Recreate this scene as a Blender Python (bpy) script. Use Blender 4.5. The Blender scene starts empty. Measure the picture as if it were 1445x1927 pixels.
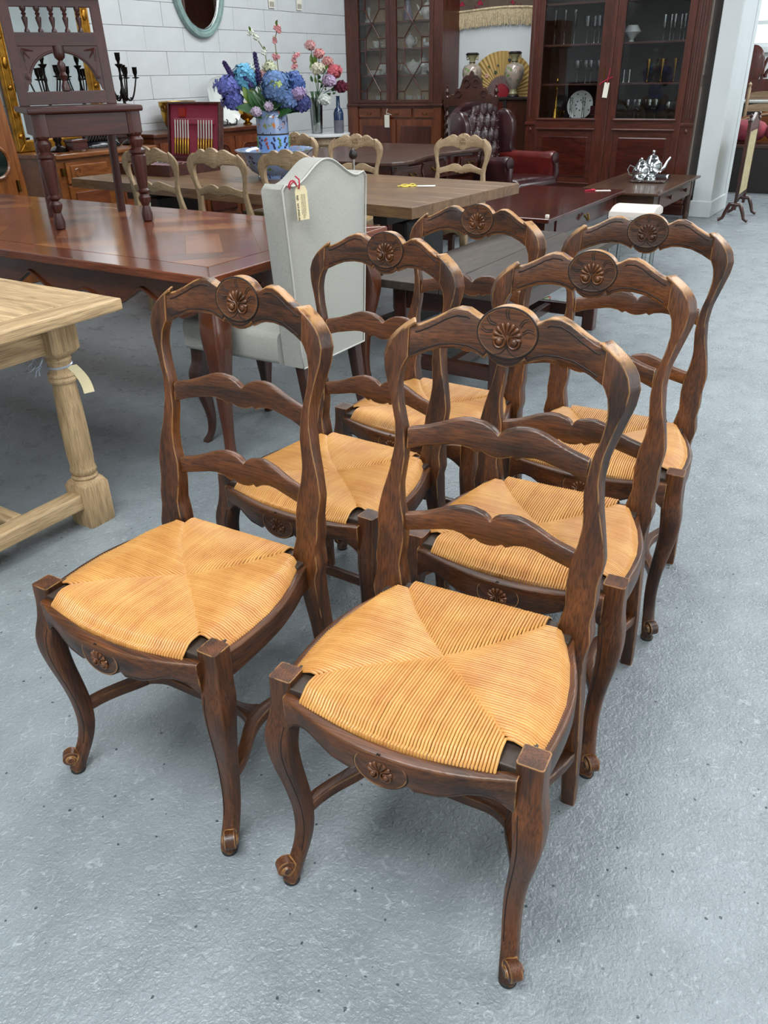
import bpy, math, random
from math import sin, cos, pi, radians, sqrt, atan2, exp, floor
from mathutils import Vector, Matrix
rnd = random.Random(7)
D = bpy.data
SC = bpy.context.scene
COL = SC.collection

# ------------------------------------------------------------ camera
cam_data = D.cameras.new('camera')
cam = D.objects.new('camera', cam_data)
COL.objects.link(cam)
R_ = Vector((0.8470865, 0.5311040, -0.0193118))
U_ = Vector((-0.2431942, 0.4196812, 0.8744851))
F_ = Vector((-0.4725473, 0.7360681, -0.4846677))
m = Matrix.Identity(4)
for i in range(3):
    m[i][0] = R_[i]; m[i][1] = U_[i]; m[i][2] = -F_[i]
m[2][3] = 1.36355
cam.matrix_world = m
cam_data.sensor_fit = 'HORIZONTAL'
cam_data.sensor_width = 36.0
cam_data.lens = 36.0 * 1483.83 / 1445.0
cam_data.clip_start = 0.02
SC.camera = cam

# ------------------------------------------------------------ light
SC.view_settings.view_transform = 'Standard'
SC.view_settings.look = 'None'
SC.view_settings.gamma = 1.0
SC.view_settings.exposure = 0.06
w = D.worlds.new('world'); SC.world = w; w.use_nodes = True
w.node_tree.nodes['Background'].inputs[0].default_value = (0.90, 0.96, 1.0, 1)
w.node_tree.nodes['Background'].inputs[1].default_value = 0.30
def area(name, loc, rot, sx, sy, power, col=(1, 1, 1)):
    l = D.lights.new(name, 'AREA'); l.shape = 'RECTANGLE'; l.size = sx; l.size_y = sy
    l.energy = power; l.color = col
    o = D.objects.new(name, l); COL.objects.link(o); o.location = loc; o.rotation_euler = rot
    return o
SKY = (0.95, 0.98, 1.0)
area('skylight_near', (-0.4, -0.6, 4.0), (0, 0, 0), 3.0, 1.2, 225, SKY)
area('skylight_middle', (-1.6, 3.4, 4.0), (0, 0, 0), 1.0, 5.0, 95, SKY)
area('skylight_far', (-3.9, 6.6, 4.0), (0, 0, 0), 1.0, 5.0, 165, SKY)
area('skylight_right', (1.6, 6.4, 4.0), (0, 0, 0), 1.6, 7.0, 300, SKY)
area('skylight_back', (0.0, 12.0, 3.6), (0, 0, 0), 5.0, 1.6, 200, SKY)
area('daylight_right', (3.9, 2.2, 2.0), (0, radians(78), 0), 2.6, 5.0, 120, SKY)  # broad daylight from the right, source out of view

# ------------------------------------------------------------ materials
def lin(c):
    if isinstance(c, str):
        c = [int(c[i:i + 2], 16) / 255 for i in (0, 2, 4)]
    return tuple((x / 12.92 if x <= 0.04045 else ((x + 0.055) / 1.055) ** 2.4) for x in c) + (1,)
def newmat(name):
    mt = D.materials.new(name); mt.use_nodes = True
    nt = mt.node_tree; return mt, nt, nt.nodes['Principled BSDF']
def N(nt, t, **k):
    n = nt.nodes.new(t)
    for a, b in k.items(): setattr(n, a, b)
    return n
def L(nt, a, b): nt.links.new(a, b)
def setp(b, rough=0.5, metal=0, coat=0, spec=0.5, trans=0, ior=1.5, sheen=0, emis=None, estr=0, alpha=1):
    b.inputs['Roughness'].default_value = rough; b.inputs['Metallic'].default_value = metal
    b.inputs['Coat Weight'].default_value = coat; b.inputs['Coat Roughness'].default_value = 0.12
    b.inputs['Specular IOR Level'].default_value = spec; b.inputs['Transmission Weight'].default_value = trans
    b.inputs['IOR'].default_value = ior; b.inputs['Sheen Weight'].default_value = sheen
    b.inputs['Alpha'].default_value = alpha
    if emis:
        b.inputs['Emission Color'].default_value = emis; b.inputs['Emission Strength'].default_value = estr
def plain(name, c, var=0.12, scale=12, bump=0.0, bscale=60, **k):
    mt, nt, b = newmat(name); setp(b, **k)
    c = lin(c)
    tc = N(nt, 'ShaderNodeTexCoord')
    nz = N(nt, 'ShaderNodeTexNoise'); nz.inputs['Scale'].default_value = scale; nz.inputs['Detail'].default_value = 3
    L(nt, tc.outputs['Object'], nz.inputs['Vector'])
    rp = N(nt, 'ShaderNodeValToRGB'); L(nt, nz.outputs['Fac'], rp.inputs[0])
    rp.color_ramp.elements[0].position = 0.3; rp.color_ramp.elements[1].position = 0.7
    rp.color_ramp.elements[0].color = tuple(x * (1 - var) for x in c[:3]) + (1,)
    rp.color_ramp.elements[1].color = tuple(min(1, x * (1 + var)) for x in c[:3]) + (1,)
    L(nt, rp.outputs[0], b.inputs['Base Color'])
    if bump:
        n2 = N(nt, 'ShaderNodeTexNoise'); n2.inputs['Scale'].default_value = bscale; n2.inputs['Detail'].default_value = 4
        L(nt, tc.outputs['Object'], n2.inputs['Vector'])
        bp = N(nt, 'ShaderNodeBump'); bp.inputs['Strength'].default_value = bump; bp.inputs['Distance'].default_value = 0.004
        L(nt, n2.outputs['Fac'], bp.inputs['Height']); L(nt, bp.outputs[0], b.inputs['Normal'])
    return mt
def wood1(name, dark, mid, light, axis, scale=1.0, rough=0.4, coat=0.2, bump=0.25, wear=None, wearamt=0.6, spec=0.5, top=False, grain=0.62):
    mt, nt, b = newmat(name + '_' + axis); setp(b, rough=rough, coat=coat, spec=spec)
    tc = N(nt, 'ShaderNodeTexCoord'); oi = N(nt, 'ShaderNodeObjectInfo')
    off = N(nt, 'ShaderNodeVectorMath', operation='SCALE'); off.inputs['Scale'].default_value = 7.0
    cx = N(nt, 'ShaderNodeCombineXYZ')
    for i in range(3): L(nt, oi.outputs['Random'], cx.inputs[i])
    L(nt, cx.outputs[0], off.inputs[0])
    add = N(nt, 'ShaderNodeVectorMath', operation='ADD'); L(nt, tc.outputs['Object'], add.inputs[0]); L(nt, off.outputs[0], add.inputs[1])
    def noise(sl, sa, det, dist=0.0):
        mp = N(nt, 'ShaderNodeMapping'); s = [sa * scale] * 3; s['xyz'.index(axis)] = sl * scale
        mp.inputs['Scale'].default_value = s
        L(nt, add.outputs[0], mp.inputs['Vector'])
        nz = N(nt, 'ShaderNodeTexNoise'); nz.inputs['Scale'].default_value = 1; nz.inputs['Detail'].default_value = det
        nz.inputs['Distortion'].default_value = dist
        L(nt, mp.outputs[0], nz.inputs['Vector']); return nz
    a = noise(3, 22, 4, 1.2); f = noise(14, 330, 2); g = noise(1.6, 5, 2)
    rp = N(nt, 'ShaderNodeValToRGB'); e = rp.color_ramp.elements
    e[0].position = 0.3; e[0].color = lin(dark); e[1].position = 0.72; e[1].color = lin(light)
    x = rp.color_ramp.elements.new(0.5); x.color = lin(mid)
    mx0 = N(nt, 'ShaderNodeMath', operation='MULTIPLY_ADD'); L(nt, g.outputs['Fac'], mx0.inputs[0]); mx0.inputs[1].default_value = 0.30
    sub = N(nt, 'ShaderNodeMath', operation='MULTIPLY'); L(nt, a.outputs['Fac'], sub.inputs[0]); sub.inputs[1].default_value = 0.5
    L(nt, sub.outputs[0], mx0.inputs[2]); L(nt, mx0.outputs[0], rp.inputs[0])
    r2 = N(nt, 'ShaderNodeMapRange'); L(nt, f.outputs['Fac'], r2.inputs[0])
    r2.inputs[1].default_value = 0.3; r2.inputs[2].default_value = 0.6; r2.inputs[3].default_value = grain; r2.inputs[4].default_value = 1.1
    mul = N(nt, 'ShaderNodeMix', data_type='RGBA', blend_type='MULTIPLY'); mul.inputs[0].default_value = 1
    L(nt, rp.outputs[0], mul.inputs[6]); L(nt, r2.outputs[0], mul.inputs[7])
    out = mul.outputs[2]
    if wear:
        bv = N(nt, 'ShaderNodeBevel'); bv.samples = 4; bv.inputs['Radius'].default_value = 0.004
        gm = N(nt, 'ShaderNodeNewGeometry')
        dt = N(nt, 'ShaderNodeVectorMath', operation='DOT_PRODUCT'); L(nt, bv.outputs[0], dt.inputs[0]); L(nt, gm.outputs['Normal'], dt.inputs[1])
        mr = N(nt, 'ShaderNodeMapRange'); L(nt, dt.outputs['Value'], mr.inputs[0])
        mr.inputs[1].default_value = 0.995; mr.inputs[2].default_value = 0.93; mr.inputs[3].default_value = 0; mr.inputs[4].default_value = wearamt
        wn = noise(25, 40, 2)
        wm = N(nt, 'ShaderNodeMapRange'); L(nt, wn.outputs['Fac'], wm.inputs[0]); wm.inputs[1].default_value = 0.36; wm.inputs[2].default_value = 0.52
        mm = N(nt, 'ShaderNodeMath', operation='MULTIPLY'); src = mr.outputs[0]
        if top:
            sn = N(nt, 'ShaderNodeSeparateXYZ'); L(nt, gm.outputs['Normal'], sn.inputs[0]); so = N(nt, 'ShaderNodeSeparateXYZ'); L(nt, tc.outputs['Object'], so.inputs[0])
            t1 = N(nt, 'ShaderNodeMapRange'); L(nt, sn.outputs[2], t1.inputs[0]); t1.inputs[1].default_value = .35; t1.inputs[2].default_value = .7
            t2 = N(nt, 'ShaderNodeMapRange'); L(nt, so.outputs[2], t2.inputs[0]); t2.inputs[1].default_value = .94; t2.inputs[2].default_value = .97; t2.inputs[4].default_value = .8
            t3 = N(nt, 'ShaderNodeMath', operation='MULTIPLY'); L(nt, t1.outputs[0], t3.inputs[0]); L(nt, t2.outputs[0], t3.inputs[1])
            t4 = N(nt, 'ShaderNodeMath', operation='MAXIMUM'); L(nt, t3.outputs[0], t4.inputs[0]); L(nt, src, t4.inputs[1]); src = t4.outputs[0]
        L(nt, src, mm.inputs[0]); L(nt, wm.outputs[0], mm.inputs[1])
        mw = N(nt, 'ShaderNodeMix', data_type='RGBA'); L(nt, mm.outputs[0], mw.inputs[0]); L(nt, out, mw.inputs[6]); mw.inputs[7].default_value = lin(wear)
        out = mw.outputs[2]
    L(nt, out, b.inputs['Base Color'])
    if bump:
        bp = N(nt, 'ShaderNodeBump'); bp.inputs['Strength'].default_value = bump; bp.inputs['Distance'].default_value = 0.0012
        L(nt, f.outputs['Fac'], bp.inputs['Height']); L(nt, bp.outputs[0], b.inputs['Normal'])
    return mt
def wood(name, dark, mid, light, **k): return {a: wood1(name, dark, mid, light, a, **k) for a in 'xyz'}

OAKD = wood('dark_oak', '2c170a', '653817', 'a35f22', rough=0.40, coat=0.08, bump=0.5, wear='b0814c', wearamt=0.9, top=True, grain=.42)
OAKC = wood('carved_oak', '3a200e', '6e401c', '8f572a', rough=0.42, coat=0.1, bump=0.3)
OAKB = wood('bleached_oak', '9c815c', 'c6a980', 'dec8a2', rough=0.62, coat=0.0, bump=0.5, wear='dccba6', wearamt=0.4)
PALE = wood('pale_chair_wood', '8a7356', 'ab9372', 'c4ae8e', rough=0.55, coat=0.05, bump=0.3)
CHERRY = wood('cherry', '5c2c18', '7d4124', '9b5a35', rough=0.24, coat=0.5, bump=0.06)
CHERRYD = wood('cherry_dark', '45200f', '5e3019', '763f25', rough=0.3, coat=0.4, bump=0.05)
CHERRYM = wood('cherry_mid', '5c2e1a', '764026', '91553a', rough=0.22, coat=0.5, bump=0.05)
CHERRYL = wood('cherry_light', '7c4426', '9b6038', 'b07848', rough=0.24, coat=0.5, bump=0.05)
WALN = wood('walnut', '2a140d', '432013', '5c2e1b', rough=0.33, coat=0.3, bump=0.12)
MAHO = wood('mahogany', '33120c', '4c1d13', '65291a', rough=0.25, coat=0.4, bump=0.06)
CAB = wood('cabinet_mahogany', '3b1a10', '56281a', '6e3822', rough=0.35, coat=0.25, bump=0.08)
CABL = wood('cabinet_pale_mahogany', '5a2c17', '7a4122', '935531', rough=0.35, coat=0.25, bump=0.08)  # paler mahogany tone for bodies, doors and shelves
HONEY = wood('honey_cherry', '6e3c18', '8f5526', 'a96b34', rough=0.33, coat=0.3, bump=0.08)
PLANK = wood('plank_oak', '5f4630', '7d5f40', '977650', rough=0.38, coat=0.15, bump=0.25)
PLANKE = wood('plank_oak_edge', '4c331f', '64452b', '7c5a3a', rough=0.5, coat=0.05, bump=0.3)
ELM = wood('dark_elm', '2f2620', '443a31', '5a4e42', rough=0.6, coat=0.05, bump=0.35)
BLACKW = plain('black_wood', '1b1310', rough=0.4)
HALL = wood('hall_chair_mahogany', '2c100c', '411912', '52241a', rough=0.4, coat=0.08, bump=0.1)
GROOVE = plain('groove_dark', '1c0e08', rough=0.7)
EBON = plain('glide_pad', '22201e', rough=0.6)
BRASS = plain('brass', 'b08a3c', rough=0.25, metal=1, var=0.2)
BRASSD = plain('aged_brass', '6b5428', rough=0.4, metal=1, var=0.3)
BRONZE = plain('black_bronze', '16120f', rough=0.3, metal=0.6, var=0.3)
SILVER = plain('silver', 'c9cccc', rough=0.12, metal=1, var=0.08)
WHITEP = plain('white_porcelain', 'd6dcd8', rough=0.12, var=0.03, coat=0.5)
PAPER = plain('tag_paper', 'e2ddcf', rough=0.8, var=0.04)
MANILA = plain('manila_tag', 'dccfa6', rough=0.8, var=0.04)
INK = plain('ink', '2b2924', rough=0.8)
REDR = plain('red_ribbon', 'a82238', rough=0.5)
YELR = plain('yellow_ribbon', 'd8c24a', rough=0.45)
SILR = plain('silver_ribbon', 'b9c4d2', rough=0.3, metal=0.4)
FABRIC = plain('grey_linen', '9d9d94', rough=0.92, var=0.09, scale=160, bump=0.5, bscale=700, sheen=0.3)
FABW = plain('pale_linen', 'b2b2a9', rough=0.92, var=0.05, scale=160, bump=0.4, bscale=700, sheen=0.3)
CREAMF = plain('cream_upholstery', 'cfc6bd', rough=0.85, var=0.04)
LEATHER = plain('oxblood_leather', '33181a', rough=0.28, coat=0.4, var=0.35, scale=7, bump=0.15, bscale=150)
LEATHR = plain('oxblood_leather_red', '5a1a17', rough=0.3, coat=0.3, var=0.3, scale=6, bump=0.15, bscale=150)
VELVET = plain('crimson_velvet', '8a0f35', rough=0.85, var=0.15, sheen=0.4)
GOLD = plain('gilt', 'a8782a', rough=0.35, metal=0.85, var=0.35, scale=20)
TEAL = plain('duck_egg_paint', '809a96', rough=0.5, var=0.18, scale=18)
GREENL = plain('leaf_green', '2f5a2c', rough=0.5, var=0.35, scale=14)
LEAFY = plain('leaf_yellow_green', '5d7a2a', rough=0.5, var=0.2)
LEAFG = plain('leaf_grey_green', '6f8a70', rough=0.6, var=0.2)
def glass(name, col='e8f2ee', rough=0.02, thin=False):
    mt, nt, b = newmat(name)
    tr = N(nt, 'ShaderNodeBsdfTransparent'); tr.inputs[0].default_value = lin(col)
    gl = N(nt, 'ShaderNodeBsdfGlossy'); gl.inputs['Roughness'].default_value = rough
    fr = N(nt, 'ShaderNodeFresnel'); fr.inputs[0].default_value = 1.45
    mx = N(nt, 'ShaderNodeMixShader'); out = nt.nodes['Material Output']
    ad = N(nt, 'ShaderNodeMath', operation='ADD'); ad.inputs[1].default_value = 0.0 if name == 'cabinet_pane' else 0.2
    L(nt, fr.outputs[0], ad.inputs[0]); L(nt, ad.outputs[0], mx.inputs[0])
    L(nt, tr.outputs[0], mx.inputs[1]); L(nt, gl.outputs[0], mx.inputs[2]); L(nt, mx.outputs[0], out.inputs[0])
    return mt
PANE = glass('cabinet_pane', 'fdfefe', 0.02)
CRYS = glass('crystal', 'dfe6e4', 0.03)
GGRN = glass('green_glass', '3f8a5a', 0.05)
GRED = glass('ruby_glass', '5a1020', 0.05)
MIRR = plain('mirror', 'd6dbda', rough=0.02, metal=1, var=0.01)
def strawmat(name, base, dark, light):
    mt, nt, b = newmat(name); setp(b, rough=0.38, coat=0.18, spec=0.5)
    at = N(nt, 'ShaderNodeAttribute', attribute_name='strand')
    rp = N(nt, 'ShaderNodeValToRGB'); e = rp.color_ramp.elements
    e[0].color = lin(dark); e[1].color = lin(light); e.new(0.5).color = lin(base)
    tc = N(nt, 'ShaderNodeTexCoord'); nz = N(nt, 'ShaderNodeTexNoise'); nz.inputs['Scale'].default_value = 16; nz.inputs['Detail'].default_value = 5
    oi = N(nt, 'ShaderNodeObjectInfo'); nz.noise_dimensions = '4D'
    mw = N(nt, 'ShaderNodeMath', operation='MULTIPLY'); mw.inputs[1].default_value = 30; L(nt, oi.outputs['Random'], mw.inputs[0]); L(nt, mw.outputs[0], nz.inputs['W'])
    L(nt, tc.outputs['Object'], nz.inputs['Vector'])
    m1 = N(nt, 'ShaderNodeMath', operation='MULTIPLY_ADD'); L(nt, nz.outputs['Fac'], m1.inputs[0]); m1.inputs[1].default_value = .8
    m2 = N(nt, 'ShaderNodeMath', operation='MULTIPLY_ADD'); L(nt, at.outputs['Fac'], m2.inputs[0]); m2.inputs[1].default_value = 0.30; m2.inputs[2].default_value = -0.32
    L(nt, m2.outputs[0], m1.inputs[2]); L(nt, m1.outputs[0], rp.inputs[0]); L(nt, rp.outputs[0], b.inputs['Base Color'])
    return mt
RUSH = strawmat('rush_straw', 'd19f58', 'b2763a', 'e8c588')
RUSHU = plain('rush_gap_shade', '5e3610', rough=.8)  # dark tone that paints in the shade between the strands
RUSHP = strawmat('pale_rush', 'c2a060', '9a7a40', 'd8bd84')

# ------------------------------------------------------------ mesh builder
class MB:
    def __init__(s): s.v = []; s.f = []; s.a = None
    def add(s, vs, fs):
        o = len(s.v); s.v += [tuple(p) for p in vs]; s.f += [tuple(i + o for i in f) for f in fs]; return s
    def box(s, x0, x1, y0, y1, z0, z1, M=None):
        vs = [Vector((x, y, z)) for x in (x0, x1) for y in (y0, y1) for z in (z0, z1)]
        if M: vs = [M @ p for p in vs]
        return s.add(vs, [(0, 1, 3, 2), (4, 6, 7, 5), (0, 4, 5, 1), (2, 3, 7, 6), (0, 2, 6, 4), (1, 5, 7, 3)])
    def loft(s, rings, cap=True, closed=False):
        n = len(rings[0]); vs = [p for r in rings for p in r]; fs = []
        k = len(rings)
        for i in range(k if closed else k - 1):
            for j in range(n):
                a = i * n + j; b_ = i * n + (j + 1) % n; i2 = (i + 1) % k
                fs.append((a, b_, i2 * n + (j + 1) % n, i2 * n + j))
        if cap and not closed:
            fs.append(tuple(range(n - 1, -1, -1))); fs.append(tuple((k - 1) * n + j for j in range(n)))
        return s.add(vs, fs)
    def lathe(s, prof, c=(0, 0, 0), n=20, M=None, sx=1, sy=1):
        rings = []
        for r, z in prof:
            r = max(r, 1e-4)
            ring = [Vector((r * cos(2 * pi * j / n) * sx, r * sin(2 * pi * j / n) * sy, z)) for j in range(n)]
            if M: ring = [M @ p for p in ring]
            rings.append([p + Vector(c) for p in ring])
        return s.loft(rings)
    def tube(s, pts, r, n=8, cap=True, closed=False, flat=1.0):
        pts = [Vector(p) for p in pts]; k = len(pts)
        rs = r if isinstance(r, (list, tuple)) else [r] * k
        T = []
        for i in range(k):
            a = pts[(i - 1) % k] if (i > 0 or closed) else pts[i]; b_ = pts[(i + 1) % k] if (i < k - 1 or closed) else pts[i]
            t = (b_ - a); T.append(t.normalized() if t.length > 1e-9 else Vector((0, 0, 1)))
        up = Vector((0, 0, 1)) if abs(T[0].z) < 0.9 else Vector((1, 0, 0))
        nn = (up - T[0] * up.dot(T[0])).normalized(); rings = []
        for i in range(k):
            nn = (nn - T[i] * nn.dot(T[i]))
            nn = nn.normalized() if nn.length > 1e-6 else T[i].orthogonal().normalized()
            bb = T[i].cross(nn)
            rings.append([pts[i] + (nn * cos(2 * pi * j / n) * flat + bb * sin(2 * pi * j / n)) * rs[i] for j in range(n)])
        return s.loft(rings, cap, closed)
    def prism(s, poly, t0, t1, f):          # f(u,v,t) -> point
        n = len(poly)
        vs = [f(u, v, t0) for u, v in poly] + [f(u, v, t1) for u, v in poly]
        fs = [tuple(range(n - 1, -1, -1)), tuple(range(n, 2 * n))] + [(i, (i + 1) % n, n + (i + 1) % n, n + i) for i in range(n)]
        return s.add(vs, fs)
    def ball(s, c, r, n=12, k=7, M=None):
        c = Vector(c); rr = r if isinstance(r, (tuple, list)) else (r, r, r); rings = []
        for i in range(k):
            a = -pi / 2 + pi * (i + 0.0001) / (k - 1 + 0.0002)
            ring = [Vector((rr[0] * cos(a) * cos(2 * pi * j / n), rr[1] * cos(a) * sin(2 * pi * j / n), rr[2] * sin(a))) for j in range(n)]
            if M: ring = [M @ p for p in ring]
            rings.append([p + c for p in ring])
        return s.loft(rings)
    def build(s, name, mat, parent=None, smooth=35, bevel=0, loc=None, kind=None, seg=2):
        me = D.meshes.new(name); me.from_pydata(s.v, [], s.f); me.update()
        if smooth:
            me.polygons.foreach_set('use_smooth', [True] * len(me.polygons)); me.set_sharp_from_angle(angle=radians(smooth))
        if s.a:
            at = me.attributes.new('strand', 'FLOAT', 'POINT'); at.data.foreach_set('value', s.a)
        me.materials.append(mat)
        o = D.objects.new(name, me); COL.objects.link(o)
        if parent: o.parent = parent
        if loc: o.location = loc
        if bevel:
            b = o.modifiers.new('bevel', 'BEVEL'); b.width = bevel; b.segments = seg; b.limit_method = 'ANGLE'; b.angle_limit = radians(40)
        if kind: o['kind'] = kind
        return o
def fixn(o):
    return o
def thing(name, label, cat, loc=(0, 0, 0), rz=0, group=None):
    o = D.objects.new(name, None); COL.objects.link(o); o.empty_display_size = 0.1
    o.location = loc; o.rotation_euler = (0, 0, rz); return tag(o, label, cat, group)
def tag(o, label, cat, group=None):
    o['label'] = label; o['category'] = cat
    if group: o['group'] = group
    return o
KIDS = {}
def copy_tree(o, parent=None, label=None, loc=None, rz=None):
    c = o.copy(); COL.objects.link(c)
    if parent: c.parent = parent
    if label: c['label'] = label
    if loc is not None: c.location = loc
    if rz is not None: c.rotation_euler = (0, 0, rz)
    for ch in list(o.children): copy_tree(ch, c)
    return c
def setmat(o, mp):
    for ch in [o] + list(o.children_recursive):
        if ch.type == 'MESH' and ch.material_slots:
            s = ch.material_slots[0]; old = s.material
            if old in mp: s.link = 'OBJECT'; s.material = mp[old]
def interp(tbl, x):
    if x <= tbl[0][0]: return tbl[0][1:]
    for a, b in zip(tbl, tbl[1:]):
        if x <= b[0]:
            t = (x - a[0]) / (b[0] - a[0]); return tuple(p + (q - p) * t for p, q in zip(a[1:], b[1:]))
    return tbl[-1][1:]
def itp(tbl, x): return interp(tbl, x)[0]
def smooth_tbl(tbl, n):   # catmull-rom resample of (t, values...)
    out = []
    k = len(tbl)
    for i in range(k - 1):
        p0 = tbl[max(i - 1, 0)]; p1 = tbl[i]; p2 = tbl[i + 1]; p3 = tbl[min(i + 2, k - 1)]
        for j in range(n):
            t = j / n
            out.append(tuple(0.5 * ((2 * b) + (-a + c) * t + (2 * a - 5 * b + 4 * c - d) * t * t + (-a + 3 * b - 3 * c + d) * t ** 3) for a, b, c, d in zip(p0, p1, p2, p3)))
    out.append(tuple(tbl[-1])); return out
def rrect(u0, u1, v0, v1, r, k=2):     # rounded rectangle ring in 2D, ccw
    r = min(r, abs(u1 - u0) / 2.01, abs(v1 - v0) / 2.01); pts = []
    for cu, cv, a0 in ((u1 - r, v1 - r, 0), (u0 + r, v1 - r, pi / 2), (u0 + r, v0 + r, pi), (u1 - r, v0 + r, 3 * pi / 2)):
        for i in range(k + 1):
            a = a0 + pi / 2 * i / k; pts.append((cu + r * cos(a), cv + r * sin(a)))
    return pts
def board(mb, xs, top, bot, yc, th, r=0.004):    # loft along x; section in y,z
    rings = []
    for x in xs:
        zt, zb = top(x), bot(x)
        rings.append([Vector((x, yc(x) + u, v)) for u, v in rrect(-th / 2, th / 2, zb, zt, r)])
    return mb.loft(rings)
# ------------------------------------------------------------ room shell
def floor_mat():
    mt, nt, b = newmat('painted_concrete'); setp(b, rough=0.32, spec=0.5)
    tc = N(nt, 'ShaderNodeTexCoord')
    def nz(sc, det, dist=0, w=None):
        n = N(nt, 'ShaderNodeTexNoise'); n.inputs['Scale'].default_value = sc; n.inputs['Detail'].default_value = det; n.inputs['Distortion'].default_value = dist
        L(nt, tc.outputs['Object'], n.inputs['Vector']); return n
    big = nz(1.1, 5, .6); mid = nz(9, 5); fine = nz(85, 3, .8); vf = nz(190, 2, .5)
    rp = N(nt, 'ShaderNodeValToRGB'); e = rp.color_ramp.elements; e[0].position = .3; e[0].color = lin('6e7679'); e[1].position = .7; e[1].color = lin('8a9296')
    a = N(nt, 'ShaderNodeMath', operation='MULTIPLY_ADD'); L(nt, big.outputs['Fac'], a.inputs[0]); a.inputs[1].default_value = .6
    c = N(nt, 'ShaderNodeMath', operation='MULTIPLY'); L(nt, mid.outputs['Fac'], c.inputs[0]); c.inputs[1].default_value = .4; L(nt, c.outputs[0], a.inputs[2]); L(nt, a.outputs[0], rp.inputs[0])
    # dark chips
    vo = N(nt, 'ShaderNodeTexVoronoi'); vo.inputs['Scale'].default_value = 38; L(nt, tc.outputs['Object'], vo.inputs['Vector']); vo.inputs['Randomness'].default_value = 1
    wn = N(nt, 'ShaderNodeSeparateColor'); L(nt, vo.outputs['Color'], wn.inputs[0])
    pick = N(nt, 'ShaderNodeMath', operation='GREATER_THAN'); L(nt, wn.outputs[0], pick.inputs[0]); pick.inputs[1].default_value = .78
    dn = N(nt, 'ShaderNodeMath', operation='MULTIPLY_ADD'); L(nt, fine.outputs['Fac'], dn.inputs[0]); dn.inputs[1].default_value = -.22; L(nt, vo.outputs['Distance'], dn.inputs[2])
    nr = N(nt, 'ShaderNodeMath', operation='LESS_THAN'); L(nt, dn.outputs[0], nr.inputs[0]); nr.inputs[1].default_value = .0
    pr_ = N(nt, 'ShaderNodeMath', operation='MULTIPLY'); L(nt, pick.outputs[0], pr_.inputs[0]); L(nt, nr.outputs[0], pr_.inputs[1])
    mx = N(nt, 'ShaderNodeMix', data_type='RGBA'); L(nt, pr_.outputs[0], mx.inputs[0]); L(nt, rp.outputs[0], mx.inputs[6]); mx.inputs[7].default_value = lin('3a4448')
    # pale scuffs
    sc = nz(46, 4, 1.5); sr = N(nt, 'ShaderNodeMapRange'); L(nt, sc.outputs['Fac'], sr.inputs[0]); sr.inputs[1].default_value = .60; sr.inputs[2].default_value = .70; sr.inputs[4].default_value = .5
    m2 = N(nt, 'ShaderNodeMix', data_type='RGBA'); L(nt, sr.outputs[0], m2.inputs[0]); L(nt, mx.outputs[2], m2.inputs[6]); m2.inputs[7].default_value = lin('a3abae')
    L(nt, m2.outputs[2], b.inputs['Base Color'])
    ad = N(nt, 'ShaderNodeMath', operation='MULTIPLY_ADD'); L(nt, fine.outputs['Fac'], ad.inputs[0]); ad.inputs[1].default_value = .55; L(nt, mid.outputs['Fac'], ad.inputs[2])
    ad3 = N(nt, 'ShaderNodeMath', operation='MULTIPLY_ADD'); L(nt, vf.outputs['Fac'], ad3.inputs[0]); ad3.inputs[1].default_value = .25; L(nt, ad.outputs[0], ad3.inputs[2]); ad = ad3
    ad2 = N(nt, 'ShaderNodeMath', operation='MULTIPLY_ADD'); L(nt, pr_.outputs[0], ad2.inputs[0]); ad2.inputs[1].default_value = -.5; L(nt, ad.outputs[0], ad2.inputs[2])
    bp = N(nt, 'ShaderNodeBump'); bp.inputs['Strength'].default_value = .8; bp.inputs['Distance'].default_value = .008
    L(nt, ad2.outputs[0], bp.inputs['Height']); L(nt, bp.outputs[0], b.inputs['Normal'])
    rr = N(nt, 'ShaderNodeMapRange'); L(nt, mid.outputs['Fac'], rr.inputs[0]); rr.inputs[3].default_value = .2; rr.inputs[4].default_value = .38; L(nt, rr.outputs[0], b.inputs['Roughness'])
    return mt
def struct(mb, name, mat, smooth=0, **k):
    o = mb.build(name, mat, None, smooth, **k); o['kind'] = 'structure'; return o
WALLP = plain('white_wall_paint', 'c6cbcc', rough=.6, var=.04, scale=3, bump=.25, bscale=90)
BRICKP = plain('painted_block', 'c9cdce', rough=.55, var=.05, scale=4, bump=.5, bscale=70)
JOINT = plain('mortar_joint', 'b8bcbd', rough=.8)
CEIL = plain('corrugated_ceiling', '8b8f90', rough=.5, metal=.2)
mb = MB(); mb.box(-7, 4.5, -2.5, 15, -.1, 0); struct(mb, 'floor', floor_mat())
mb = MB(); mb.box(-6.6, -6.412, -2.5, 9.9, 0, 4.2); wl = struct(mb, 'wall_left', JOINT)
# concrete blocks, every one a piece of the wall
bw, bh = .50, .2
bm = None
r1 = random.Random(5)
for j in range(2, 13):
    for i in range(14):
        y0 = 3.05 + i * bw + (bw / 2 if j % 2 else 0)
        y1 = min(y0 + bw - .0035, 9.88)
        if y1 - y0 < .4: continue
        if bm is None:
            q = MB(); q.box(-.03, 0, 0, bw - .0035, 0, bh - .0035); bm = q.build('brick', BRICKP, wl, 0, .003); o = bm
        else:
            o = bm.copy(); COL.objects.link(o)
        o.location = (-6.40 + r1.uniform(-.001, .0015), y0, j * bh + .00175)
mb = MB(); mb.box(-6.42, -6.40, -2.5, 3.04, 0, 4.2); mb.box(-6.42, -6.40, 3.04, 9.9, 0, .4); mb.box(-6.42, -6.40, 3.04, 9.9, 2.61, 4.2); mb.build('upper_blocks', BRICKP, wl, 0)
mb = MB(); mb.box(-6.6, -1.76, 9.76, 9.92, 0, 4.2); struct(mb, 'wall_back', WALLP)
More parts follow.
